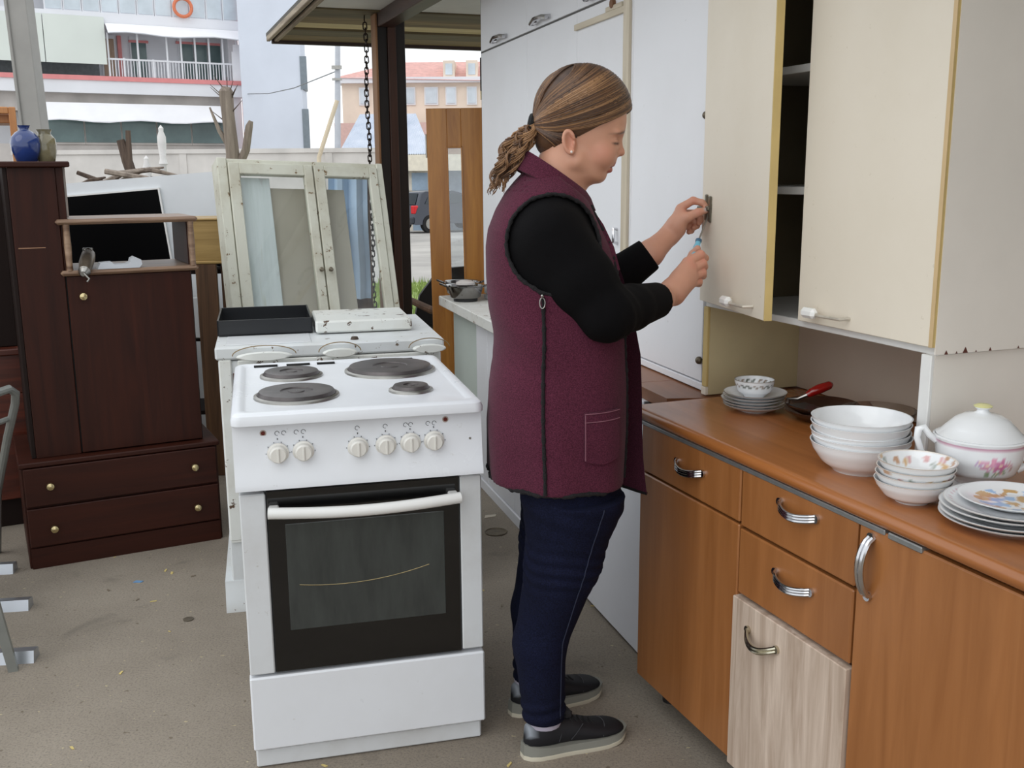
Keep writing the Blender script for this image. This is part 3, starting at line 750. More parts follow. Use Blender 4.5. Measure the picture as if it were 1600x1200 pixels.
# ================================================================== white dresser on the far side
WL = painted('white_laminate_front', (226, 227, 233), .38, (186, 182, 178), .25, .0, scale=1.6)
WL2 = painted('white_cupboard_front', (234, 235, 239), .40, (190, 186, 182), .20, .0, scale=1.3)
SEAM = plain('panel_seam', (90, 88, 86), .8)
BATTEN = wood('cream_batten', (196, 184, 162), (222, 212, 192), 'z', .6)
BATTENX = wood('cream_batten_across', (196, 184, 162), (222, 212, 192), 'x', .6)
WO = (.374, 2.814, 0)
wf = frame(.374, 2.814, -73.3)
def wbx(name, mat, x0, x1, y0, y1, z0, z1, par, c=.002):
    m = MB(); m.box(x0, x1, y0, y1, z0, z1, c); return part(name, m, mat, par)
a = thing('white_base_cabinet', 'white panel-fronted base cabinet next to the brown drawer unit', 'cabinet', WO, -73.3)
wbx('carcass', WL, -.62, -.03, .02, .50, .02, .785, a); wbx('front_panel', WL, -.60, -.008, 0, .018, .012, .785, a)
wbx('edge_strip', plain('grey_edge', (120, 122, 124), .5), -.008, .0, .0, .02, .012, .785, a, 0)
a = thing('white_base_cabinet', 'white base cabinet with seamed front behind the woman', 'cabinet', WO, -73.3)
wbx('carcass', WL, -1.86, -.64, .02, .50, .02, .771, a)
for xa, xb in ((-1.86, -1.68), (-1.675, -1.28), (-1.275, -.64)): wbx('front_panel', WL, xa, xb, 0, .018, .05, .771, a)
wbx('plinth', WL, -1.86, -.64, -.006, .02, 0, .046, a)
a = thing('white_desk', 'white desk unit with chipped thick top under the metal pots', 'desk', WO, -73.3)
wbx('panel', plain('grey_green_panel', (194, 204, 198), .55, 0, .04, 2), -2.38, -1.88, .02, .50, .0, .770, a)
CHT = painted('chipped_white_top', (222, 222, 218), .4, (150, 132, 104), .45, .30, (110, 82, 56), 7)
wbx('top', CHT, -2.42, -1.25, -.045, .52, .772, .820, a, .004)
a = thing('dull_worktop', 'duller brown worktop under the white cupboard', 'worktop', WO, -73.3)
m = MB(); m.box(-1.24, -.10, .01, .52, .786, .819, .006); m.prism([(-.105, .012), (.115, .012), (.245, .52), (-.105, .52)], 2, .786, .8185); part('slab', m, TOPW2, a)
u = thing('white_cupboard', 'tall white cupboard with upper lockers standing behind the woman', 'cupboard', (.5326, 2.7865, .82), -73.3)
def ub(name, mat, x0, x1, y0, y1, z0, z1, par=None, c=.0015):
    m = MB(); m.box(x0, x1, y0, y1, z0-.82, z1-.82, c); return part(name, m, mat, par or u)
ub('carcass', WL2, -2.31, -.006, .014, .36, .822, 2.235)
ub('side_edge', plain('grey_side_edge', (120, 122, 128), .5), -2.318, -2.309, .0, .36, .90, 2.235)
ub('side_hinge', plain('dark_hinge', (50, 44, 40), .5, .5), -2.325, -2.316, -.004, .02, 1.80, 1.95); ub('side_hinge', BRASS, -2.325, -2.316, -.004, .02, 1.76, 1.80)
xs = (-2.308, -1.602, -1.02, -.524, -.012)
for i in range(4):
    xa, xb = xs[i]+.0015, xs[i+1]-.0015
    d = ub('door', WL2, xa, xb, -.002, .014, .846, 1.966 if i != 3 else 2.23)
    if i < 3: 
        d = ub('locker_door', WL2, xa, xb, -.002, .014, 1.974, 2.23)
        hx = {0: -1.965, 1: -1.395, 2: -.8}[i]
        m = MB(); m.tube([(hx-.085, .0, 1.175), (hx-.085, -.025, 1.168), (hx-.02, -.032, 1.178), (hx+.06, -.030, 1.176), (hx+.085, -.022, 1.172), (hx+.085, 0, 1.175)], .0085, 8); part('handle', m, CHROME, d, 'chrome bow handle')
ub('plinth', WL2, -2.308, -.002, -.004, .014, .822, .842)
ub('seam', SEAM, -2.308, -.524, .002, .0145, 1.966, 1.974, None, 0)
ub('batten', BATTENX, -1.025, -.54, -.012, -.002, 1.905, 1.925); ub('batten', BATTEN, -.580, -.536, -.013, -.002, .86, 1.945)
m = MB(); m.cyl((-.68, -.002, 1.945-.82), (-.68, -.014, 1.945-.82), .014, n=12); part('rusty_catch', m, plain('rust', (122, 84, 56), .7), u)
ub('batten', BATTENX, -.735, -.60, -.011, -.002, 1.925, 1.940)
m = MB(); m.tube([(-.632, -.002, .416), (-.632, -.016, .418), (-.625, -.018, .40), (-.625, -.018, .375), (-.628, -.002, .37)], .0055, 8); part('door_pull', m, CHROME, u)
for z in (1.566, .905):
    m = MB(); m.ball((-.020, -.006, z-.82), .011, 12, 8); m.cyl((-.02, .0, z-.82), (.006, .0, z-.82-.008), .005, n=8); part('catch', m, plain('tarnished_catch', (108, 98, 84), .4, .7), u)
ub('end_strip', plain('grey_end', (176, 178, 180), .5), -.0095, -.003, .0, .36, .846, 2.235, None, .001)

# pots on the white desk
POT = plain('polished_pot', (150, 148, 146), .16, 1, .1, 15)
for (x, y, s, lab) in ((-2.335, .055, 1.0, 'left open shiny metal pot on the white desk'), (-2.165, .030, 1.0, 'right dark shiny metal pot nearer the woman on the desk')):
    p = thing('metal_pot', lab, 'pot', wf(x, y, .82), 0, 'metal pots on the desk')
    m = MB(); m.lathe([(.05*s, 0), (.055*s, .003), (.056*s, .012), (.072*s, .02), (.085*s, .07*s), (.094*s, .074*s), (.094*s, .078*s), (.082*s, .075*s), (.068*s, .02), (.001, .012)], 28, cap0=True); part('bowl', m, POT, p, sharp=50)
    m = MB(); m.lathe([(.052*s, -.0), (.058*s, .0), (.058*s, .012), (.05*s, .014)], 28); part('base_ring', m, plain('black_base', (30, 30, 32), .4), p)
    m = MB(); m.tube([(-.085*s, 0, .068*s), (-.12*s, .0, .082*s), (-.125*s, 0, .086*s)], [.012, .010, .006], 8, True, .5); m.tube([(.085*s, 0, .068*s), (.12*s, .0, .082*s), (.125*s, 0, .086*s)], [.012, .010, .006], 8, True, .5); part('lug', m, POT, p)
p = thing('jar_lid', 'pale round lid lying on the right metal pot', 'lid', wf(-2.165, .03, .900)); m = MB(); m.lathe([(.001, .018), (.03, .017), (.045, .008), (.046, 0), (.001, 0)], 24); part('disc', m, plain('pale_lid', (206, 200, 196), .4), p)

# ================================================================== crockery on the worktop
PORC = plain('white_porcelain', (236, 238, 240), .12, 0, .02, 4, Coat_Weight=.3)
PRINT = vcol('printed_porcelain', .14, Coat_Weight=.3)
WHT = np.array(srgb(236, 238, 240)[:3])
def lathe_print(prof, n, fn):
    m = MB(); m.lathe(prof, n)
    cols = []
    for k, (r, z) in enumerate(prof):
        for j in range(n): cols.append(fn(2*pi*j/n, r, z, k))
    return m, np.array(cols)
def blend(a, b, t): return np.array(a)*(1-t) + np.array(b)*t
S_ = lambda r, g, b: np.array(srgb(r, g, b)[:3])
def subdiv(prof, n):
    out = []
    for (a, b) in zip(prof[:-1], prof[1:]):
        for i in range(n): out.append((a[0]+(b[0]-a[0])*i/n, a[1]+(b[1]-a[1])*i/n))
    out.append(prof[-1]); return out
def place(o, x, y, z, rz=0): o.location = kf(x, y, z); o.rotation_euler = (0, 0, rz)
# saucer stack with bowl
sau = subdiv([(.036, .0), (.038, .003), (.055, .007), (.079, .018), (.0795, .020), (.076, .0195), (.054, .0105), (.03, .006), (.001, .006)], 3)
def saucol(th, r, z, k): return blend(WHT, S_(120, 112, 104), .75) if .0775 < r else WHT
sm, sc = lathe_print(sau, 48, saucol); sme = sm.mesh('saucer', [PRINT], 60, True, sc)
lab = ['lowest saucer of the stack beside the hutch side panel', 'second saucer from the bottom of the small stack', 'middle saucer of the small stack', 'fourth saucer from the bottom of the small stack', 'top saucer of the stack, under the patterned bowl']
for i in range(5):
    o = link('saucer', sme); tag(o, lab[i], 'saucer', 'saucers stacked by the hutch'); place(o, .150 + .002*sin(i*2), .228 + .003*cos(i*1.7), .820 + i*.0078, i*.5)
bp = subdiv([(.026, 0), (.028, .003), (.042, .014), (.049, .034), (.0505, .044), (.0485, .044), (.046, .034), (.038, .013), (.001, .006)], 4)
def bowlcol(th, r, z, k):
    g = abs(sin(th*9 + 6*sin(z*300)))
    if z > .0425: return S_(140, 132, 120)
    if .026 < z < .036 and g > .72: return S_(104, 110, 100) if sin(th*5) > 0 else S_(150, 134, 120)
    return WHT
bm_, bc_ = lathe_print(bp, 96, bowlcol); o = link('small_bowl', bm_.mesh('small_bowl', [PRINT], 60, True, bc_)); tag(o, 'small white bowl with dark garland band on the saucers', 'bowl'); place(o, .150, .228, .8205 + 4*.0078 + .0065)
# large white bowls
big = subdiv([(.050, 0), (.053, .004), (.075, .020), (.092, .045), (.0975, .060), (.0985, .062), (.096, .062), (.090, .046), (.072, .022), (.046, .007), (.001, .006)], 3)
rq = random.Random(11)
spr = [(1.1, .055), (2.4, .05), (4.0, .058), (5.2, .05), (.2, .045)]
def bigcol(th, r, z, k):
    if k > 18:
        x, y = r*cos(th), r*sin(th)
        for a, rr in spr:
            d = math.hypot(x - rr*cos(a), y - rr*sin(a))
            if d < .012: return blend(S_(150, 140, 120), WHT, .25 + .5*(sin(x*900)*sin(y*900) > 0))
    return WHT
gm, gc = lathe_print(big, 64, bigcol); gme = gm.mesh('large_bowl', [PRINT], 60, True, gc)
lab = ['bottom large white bowl of the stack, rounded side showing', 'second large white bowl from the bottom, nearly hidden', 'middle large white bowl of the stack of five', 'fourth large white bowl, just under the top one', 'top large white bowl with faint floral sprigs inside']
for i, z in enumerate((.820, .832, .842, .860, .871)):
    o = link('large_bowl', gme); tag(o, lab[i], 'bowl', 'large white bowls in a stack'); place(o, .682 + (0, .002, -.002, .002, 0)[i], .117 + (0, .002, .001, -.002, 0)[i], z, i*1.3)
# small flowered bowls
sb = subdiv([(.030, 0), (.032, .003), (.050, .012), (.064, .030), (.0685, .040), (.0695, .042), (.0675, .042), (.062, .030), (.047, .013), (.001, .006)], 4)
def sbcol(seed, inside):
    rr = random.Random(seed); bl = [(rr.uniform(0, 2*pi), rr.uniform(.018, .040), rr.choice([(206, 160, 90), (214, 172, 110), (190, 140, 96), (150, 160, 150), (210, 150, 150)])) for _ in range(26)]
    def f(th, r, z, k):
        if z > .0408: return blend(WHT, S_(190, 160, 120), .5)
        ins = k > 21
        for a, zz, cc in bl:
            d = math.hypot(((th-a+pi) % (2*pi)-pi)*r, (z-zz)*1.2)
            if d < .0065 and (ins if inside else not ins) and z > .012: return blend(S_(*cc), WHT, .15 + .4*(sin(th*80) > 0))
        return WHT
    return f
lab = ['bottom plain small bowl of the flowered stack', 'second small bowl from the bottom with pale side', 'third small bowl with a faint flower band', 'top small bowl with golden floral inside']
for i in range(4):
    mm, cc = lathe_print(sb, 80, sbcol(20+i, i == 3)) if i > 1 else lathe_print(sb, 80, lambda th, r, z, k: blend(WHT, S_(190, 160, 120), .4) if z > .0408 else WHT)
    o = link('flowered_bowl', mm.mesh('flowered_bowl', [PRINT], 60, True, cc)); tag(o, lab[i], 'bowl', 'small bowls in a stack'); place(o, .883 + .001*i, .072 + .0015*i, .820 + i*.0125, i)
# tureen
t = thing('soup_tureen', 'white lidded tureen with pink flowers at the right of the worktop', 'tureen', kf(.875, .235, .820), -8)
tp = subdiv([(.042, 0), (.048, .003), (.047, .008), (.040, .014), (.046, .020), (.066, .034), (.077, .056), (.081, .082), (.084, .088), (.081, .090), (.078, .086), (.074, .06), (.001, .05)], 5)
tp = [(r, z*1.2) for r, z in tp]
fl = [(-1.35, .055, .0135, (206, 92, 150)), (-1.68, .056, .010, (222, 140, 176)), (-1.52, .052, .008, (214, 150, 190)), (-1.85, .060, .007, (196, 150, 200)), (-1.15, .057, .007, (210, 150, 170)), (-1.42, .042, .006, (120, 150, 100)), (-1.62, .041, .006, (130, 156, 110)), (-1.25, .044, .006, (130, 156, 110)), (-1.52, .064, .006, (220, 120, 160)), (-1.02, .05, .005, (200, 160, 160))]
fl = [(a, z*1.2, r*1.2, c) for a, z, r, c in fl]
fl += [(a+pi, z, r, c) for a, z, r, c in fl]
def tcol(th, r, z, k):
    if k < 52:
        if .0950 < z < .1000 and r > .07: return S_(206, 160, 180)
        for a, zz, rr, cc in fl:
            dx = ((th-a+pi) % (2*pi)-pi)*.078; dz = z-zz; d = math.hypot(dx, dz)
            an = math.atan2(dz, dx); lim = rr*(.75+.25*cos(5*an))
            if d < lim: return S_(240, 210, 190) if d < rr*.25 else blend(S_(*cc), WHT, .25*(d/lim))
    return WHT
mm, cc = lathe_print(tp, 160, tcol); part('body', mm, PRINT, t, None, 60, cc)
LZ = lambda z: .105 + (z-.087)*.78
m = MB(); m.lathe([(r, LZ(z)) for r, z in ((.079, .087), (.080, .092), (.072, .098), (.062, .112), (.048, .130), (.032, .141), (.016, .145), (.011, .149), (.010, .154), (.015, .158), (.016, .163), (.010, .166), (.001, .167))], 48)
lid = part('lid', m, PORC, t, None, 60)
m = MB(); m.lathe([(r, LZ(z)) for r, z in ((.0162, .1605), (.0167, .163), (.0106, .1668), (.001, .1678))], 32); part('knob_tip', m, plain('yellow_glaze', (226, 222, 160), .2), lid)
for s in (-1, 1):
    m = MB(); m.tube([(s*.070, 0, .040), (s*.090, 0, .052), (s*.106, 0, .074), (s*.115, 0, .100), (s*.113, 0, .116), (s*.104, 0, .120), (s*.094, 0, .106), (s*.080, 0, .094)], [.007, .0065, .006, .0065, .008, .007, .0065, .006], 12); part('handle', m, PORC, t, None, 70)
# plate stack at the right edge
pl = subdiv([(.060, 0), (.063, .003), (.080, .008), (.108, .017), (.110, .019), (.107, .0195), (.078, .0105), (.058, .006), (.001, .006)], 6)
def plcol(top):
    rr = random.Random(3)
    def f(th, r, z, k):
        if r > .1075: return blend(WHT, S_(150, 130, 110), .35)
        if top == 2 and k > 28:
            x, y = r*cos(th), r*sin(th)
            nz = mnoise.noise(Vector((x*45, y*45, 1.7)))
            if r < .062 and nz > .05: return S_(200, 160, 100)
            if r < .06 and nz < -.22: return S_(150, 184, 224)
        if top and k > 28 and .093 < r < .099 and sin(th*40) > .2: return S_(214, 180, 190)
        return WHT
    return f
lab = ['bottom dinner plate of the stack at the right edge', 'second dinner plate from the bottom at the right edge', 'third dinner plate from the bottom at the right edge', 'upper dinner plate with pink dotted rim at the right edge']
for i in range(4):
    mm, cc = lathe_print(pl, 96, plcol(1 if i == 3 else 0)); o = link('dinner_plate', mm.mesh('dinner_plate', [PRINT], 60, True, cc)); tag(o, lab[i], 'plate', 'dinner plates at the right edge'); place(o, 1.05 + (0, .004, -.003, .005)[i], .125 + (0, -.003, .003, .004)[i], .820 + i*.0085, i)
mm, cc = lathe_print([(r*.80, z*.8) for r, z in pl], 120, plcol(2)); o = link('picture_plate', mm.mesh('picture_plate', [PRINT], 60, True, cc)); tag(o, 'smaller plate with gold and blue scene on top of the dinner plates', 'plate'); place(o, 1.045, .14, .820 + 3*.0085 + .0085)
# smoky glass dishes and the red-handled pan lid
SMOKE = NT('smoky_glass'); SMOKE.set((.16, .08, .05, 1), .05, 0, Transmission_Weight=.7, IOR=1.45); SMOKE = SMOKE.m
CLEARG = NT('clear_glass'); CLEARG.set((.75, .68, .6, 1), .04, 0, Transmission_Weight=.9, IOR=1.3); CLEARG = CLEARG.m
dp = [(.05, 0), (.055, .003), (.075, .014), (.088, .024), (.089, .027), (.086, .026), (.072, .0165), (.05, .007), (.001, .006)]
m = MB(); m.lathe(dp, 40); me_ = m.mesh('glass_dish', [SMOKE], 60)
for i, lb in enumerate(('lower smoky brown glass dish behind the saucers', 'upper smoky brown glass dish behind the saucers')):
    o = link('glass_dish', me_); tag(o, lb, 'dish', 'smoky glass dishes'); place(o, .295, .325, .820 + i*.014)
t = thing('red_handled_server', 'kitchen tool with glossy red handle lying across the smoky dishes', 'kitchen tool', kf(.245, .28, .862), -68.7)
m = MB(); m.tube([(-.03, .0, -.003), (.0, .012, .002), (.012, .034, .014)], [.003, .004, .005], 8); part('ferrule', m, STEEL, t)
m = MB(); m.box(.02, .10, -.03, .02, -.006, -.003, .001); part('blade', m, plain('dark_blade', (60, 56, 54), .35, .6), t)
m = MB(); m.tube([(.010, .030, .012), (.013, .040, .018), (.019, .060, .027), (.026, .085, .036), (.028, .092, .038)], [.007, .0105, .0125, .0105, .005], 12); part('handle', m, plain('red_lacquer', (150, 22, 18), .15, Coat_Weight=.5), t, 'glossy red handle', 70)
m = MB(); m.lathe([(.06, 0), (.066, .003), (.080, .022), (.086, .040), (.0865, .042), (.084, .041), (.077, .022), (.06, .006), (.001, .005)], 40); o = solo('glass_bowl', m, CLEARG, 'clear brownish glass bowl behind the large white bowls', 'bowl', sharp=60); place(o, .405, .405, .820)

# floor litter
rq = random.Random(2)
CHIP = plain('wood_chip', (206, 186, 120), .8); CHIP2 = plain('grey_chip', (120, 108, 92), .8)
me_ = MB(); me_.prism([(-.010, -.003), (.008, -.004), (.011, .002), (-.006, .005)], 2, 0, .002); ma = me_.mesh('wood_chip', [CHIP]); me_ = MB(); me_.prism([(-.010, -.003), (.008, -.004), (.011, .002), (-.006, .005)], 2, 0, .002); mbk = me_.mesh('wood_chip', [CHIP2])
for k in range(44):
    x, y = rq.uniform(-1.6, .35), rq.uniform(2.0, 3.7)
    o = link('wood_chip', ma if k % 3 else mbk); tag(o, 'tiny wood chip lying on the concrete floor', 'wood chip', 'wood chips on the floor'); o.location = (x, y, .0005); o.rotation_euler = (0, 0, rq.uniform(0, 6.28)); s_ = rq.uniform(.5, 1.4); o.scale = (s_, s_*rq.uniform(.5, 1), 1)
m = MB(); m.lathe([(.044, 0), (.046, .004), (.043, .006), (.040, .002), (.001, .002)], 28); solo('tin_lid', m, plain('rusty_tin', (110, 100, 84), .5, .5, .25, 40), 'round rusty tin lid on the floor behind the woman', 'lid', loc=(-.069, 3.924, 0))
m = MB(); m.lathe([(.016, 0), (.017, .003), (.012, .004), (.001, .004)], 16); solo('bottle_cap', m, plain('dull_cap', (92, 84, 72), .5), 'flattened dark bottle cap on the floor before the chest', 'bottle cap', loc=(-1.062, 3.12, 0))
m = MB(); m.prism([(-.016, -.008), (.012, -.01), (.018, .004), (-.01, .010)], 2, 0, .002); solo('blue_scrap', m, plain('blue_scrap', (110, 150, 190), .7), 'small torn blue scrap on the floor before the chest', 'scrap', loc=(-1.34, 3.44, .0005))
m = MB(); m.prism([(-.03, -.012), (.02, -.018), (.035, .004), (-.01, .016)], 2, 0, .003); solo('paper_scrap', m, plain('dirty_paper', (196, 186, 170), .8), 'crumpled pale scrap on the floor beside the tin lid', 'scrap', loc=(-.10, 4.12, .0005), rz=30)
# ================================================================== the woman at the cupboard
class Field:
    """signed distance field on a grid; primitives are blended in one after another"""
    def __init__(s, lo, hi, h):
        s.lo = np.array(lo, float); s.h = h
        s.n = np.ceil((np.array(hi)-s.lo)/h).astype(int)+1
        s.ax = [s.lo[i]+h*np.arange(s.n[i]) for i in range(3)]
        s.v = np.full(s.n, .2, np.float32)
    def sub(s, lo, hi):
        a = np.clip(np.floor((np.array(lo)-s.lo)/s.h).astype(int), 0, s.n-1)
        b = np.clip(np.ceil((np.array(hi)-s.lo)/s.h).astype(int)+1, 1, s.n)
        sl = tuple(slice(a[i], max(b[i], a[i]+1)) for i in range(3))
        g = np.meshgrid(*[s.ax[i][sl[i]] for i in range(3)], indexing='ij')
        return sl, np.stack(g, -1)
    def comb(s, sl, d, k, mode):
        a = s.v[sl]; d = d.astype(np.float32)
        if mode == 'cut':                      # smooth subtraction
            hh = np.clip(.5 - .5*(a+d)/k, 0, 1); s.v[sl] = a*(1-hh) - d*hh + k*hh*(1-hh)
        else:
            hh = np.clip(.5 + .5*(d-a)/k, 0, 1); s.v[sl] = d*(1-hh) + a*hh - k*hh*(1-hh)
    def cone(s, a, b, r0, r1=None, k=.01, mode='add'):
        r1 = r0 if r1 is None else r1
        a = np.array(a, float); b = np.array(b, float); R = max(r0, r1)+k+s.h*4
        sl, p = s.sub(np.minimum(a, b)-R, np.maximum(a, b)+R)
        ba = b-a; L = max(ba@ba, 1e-12); t = np.clip(((p-a)@ba)/L, 0, 1)
        d = np.linalg.norm(p-a-t[..., None]*ba, axis=-1) - (r0+(r1-r0)*t)
        s.comb(sl, d, k, mode)
    def chain(s, pts, rs, k=.008):
        for i in range(len(pts)-1): s.cone(pts[i], pts[i+1], rs[i], rs[i+1], k)
    def ell(s, c, r, M=None, k=.01, mode='add'):
        c = np.array(c, float); r = np.array(r, float); R = max(r)+k+s.h*4
        sl, p = s.sub(c-R, c+R); q = p-c
        if M is not None: q = q@M              # columns of M are the ellipsoid axes
        k0 = np.linalg.norm(q/r, axis=-1); k1 = np.linalg.norm(q/(r*r), axis=-1)+1e-9
        s.comb(sl, k0*(k0-1)/k1, k, mode)
    def mesh(s):
        v = s.v; ins = v < 0
        n = v.shape
        c = ins[:-1, :-1, :-1].astype(np.int8)
        cnt = np.zeros([q-1 for q in n], np.int8)
        for i in (0, 1):
            for j in (0, 1):
                for k in (0, 1):
                    cnt += ins[i:n[0]-1+i, j:n[1]-1+j, k:n[2]-1+k]
        act = (cnt > 0) & (cnt < 8)
        cells = np.argwhere(act); idx = np.full(act.shape, -1, np.int64); idx[act] = np.arange(len(cells))
        acc = np.zeros((len(cells), 3)); num = np.zeros(len(cells))
        for ax in range(3):
            o = [0, 1, 2]; o.remove(ax)
            for e in (0, 1):
                for f in (0, 1):
                    p0 = np.zeros(3, int); p0[o[0]] = e; p0[o[1]] = f
                    p1 = p0.copy(); p1[ax] = 1
                    A = v[tuple((cells+p0).T)]; B = v[tuple((cells+p1).T)]
                    m = (A < 0) != (B < 0); t = A[m]/(A[m]-B[m])
                    q = np.tile(p0.astype(float), (m.sum(), 1)); q[:, ax] = t
                    acc[m] += q; num[m] += 1
        pts = s.lo + (cells + acc/num[:, None])*s.h
        faces = []
        for ax in range(3):
            o = [(ax+1) % 3, (ax+2) % 3]
            sl0 = [slice(None)]*3; sl1 = [slice(None)]*3; sl0[ax] = slice(0, -1); sl1[ax] = slice(1, None)
            cr = ins[tuple(sl0)] != ins[tuple(sl1)]
            e = np.argwhere(cr)
            ok = np.all([(e[:, q] > 0) & (e[:, q] < n[q]-1) for q in o], axis=0); e = e[ok]
            sg = ins[tuple(sl0)][tuple(e.T)]
            quad = []
            for da, db in ((-1, -1), (0, -1), (0, 0), (-1, 0)):
                w = e.copy(); w[:, o[0]] += da; w[:, o[1]] += db; quad.append(idx[tuple(w.T)])
            Q = np.stack(quad, 1); Q[~sg] = Q[~sg][:, ::-1]; faces.append(Q)
        return pts, np.concatenate(faces)
def relax(pts, faces, it=2, lam=.5):
    e = np.concatenate([faces[:, [0, 1]], faces[:, [1, 2]], faces[:, [2, 3]], faces[:, [3, 0]]])
    for _ in range(it):
        a = np.zeros_like(pts); c = np.zeros(len(pts))
        np.add.at(a, e[:, 0], pts[e[:, 1]]); np.add.at(c, e[:, 0], 1); np.add.at(a, e[:, 1], pts[e[:, 0]]); np.add.at(c, e[:, 1], 1)
        pts = pts + lam*(a/np.maximum(c, 1)[:, None]-pts)
    return pts
def nmesh(name, pts, faces, mat, cols=None):
    me = bpy.data.meshes.new(name)
    me.vertices.add(len(pts)); me.vertices.foreach_set('co', np.asarray(pts, np.float32).ravel())
    f = np.asarray(faces, np.int32); me.loops.add(f.size); me.loops.foreach_set('vertex_index', f.ravel())
    me.polygons.add(len(f)); me.polygons.foreach_set('loop_start', np.arange(len(f), dtype=np.int32)*4); me.polygons.foreach_set('loop_total', np.full(len(f), 4, np.int32))
    me.update(calc_edges=True); me.validate()
    me.shade_smooth()
    if cols is not None:
        at = me.color_attributes.new('Col', 'FLOAT_COLOR', 'POINT'); arr = np.ones((len(pts), 4), np.float32); arr[:, :3] = cols; at.data.foreach_set('color', arr.ravel())
    me.materials.append(mat)
    return me

BASE = np.array([.135, 2.45, 0.])
_a = R_(4); AX = np.array([[cos(_a), sin(_a), 0], [-sin(_a), cos(_a), 0], [0, 0, 1]])   # rows: forward, left, up
pf = lambda x, y, z: BASE*0 + np.array([x, y, z])@AX           # person frame -> offsets from BASE
def w2p(x, y, z): return np.array([x, y, z]) - BASE           # world point -> offset from BASE
HO = w2p(.139, 2.43, 1.485); _h = R_(-3.5)
HX = np.array([[cos(_h), sin(_h), 0], [-sin(_h), cos(_h), 0], [0, 0, 1]])
hf = lambda f, l, u: HO + np.array([f, l, u])/1000.@HX        # head frame in millimetres
def hell(F, f, l, u, rf, rl, ru, pitch=0, k=.01, mode='add', yaw=0):
    p = R_(pitch); y = R_(yaw)
    M = np.array([[cos(p), 0, -sin(p)], [0, 1, 0], [sin(p), 0, cos(p)]])
    Y_ = np.array([[cos(y), sin(y), 0], [-sin(y), cos(y), 0], [0, 0, 1]])
    F.ell(hf(f, l, u), np.array([rf, rl, ru])/1000., (M@Y_@HX).T, k, mode)

# ---- skin: head, neck, forearms, hands and the covered trunk and legs
hd = Field(HO-np.array([.16, .13, .20]), HO+np.array([.17, .13, .21]), .0022)
hell(hd, 26, 0, 70, 98, 71, 92)
hell(hd, 54, 0, 0, 60, 58, 74, 0, .03)
hell(hd, 92, 0, 60, 26, 50, 40, -20, .03)                      # forehead
for s in (-1, 1):
    hd.cone(hf(16, s*52, -40), hf(56, s*18, -70), .017, .015, .022)
    hell(hd, 74, s*34, -26, 24, 22, 26, 0, .022)               # cheek
    hell(hd, 106, s*24, 23, 12, 24, 7, 0, .014)                # brow
hell(hd, 66, 0, -73.5, 14.5, 17, 13, 0, .014)                      # chin
hell(hd, 36, 0, -67, 38, 42, 17, 6, .02)                       # under the chin
hd.cone(hf(106, 0, 15), hf(114, 0, -16), .0078, .0098, .009)    # nose
hell(hd, 115.5, 0, -21, 10.5, 9.5, 8.5, 10, .006)
for s in (-1, 1):
    hell(hd, 104, s*10.5, -24, 8.5, 6, 7, 0, .005)
    hell(hd, 104, s*5.5, -30.5, 4.5, 3, 3, 0, .002, 'cut')
hell(hd, 91, 0, -40, 11, 22, 15, 0, .014)                      # muzzle
hell(hd, 93, 0, -47.5, 8.5, 20, 5.4, -14, .005); hell(hd, 89.5, 0, -60.5, 8.5, 17, 6.4, 12, .005)
hell(hd, 98, 0, -54, 6.5, 22, 1.0, 12, .003, 'cut')
for s in (-1, 1):
    hell(hd, 116, s*34, 4, 17, 15, 10, 0, .010, 'cut')
    hell(hd, 94, s*32, 3, 14, 15, 12, 0, .004)                 # lidded eyeball
    hell(hd, 107.5, s*32, -2.0, 4, 14, 1.2, 0, .002, 'cut')      # lash line
# neck and throat
hd.cone(hf(-8, 0, -20), hf(-52, 0, -135), .056, .062, .03)
hd.cone(hf(2, 0, -78), hf(-28, 0, -150), .034, .05, .03)
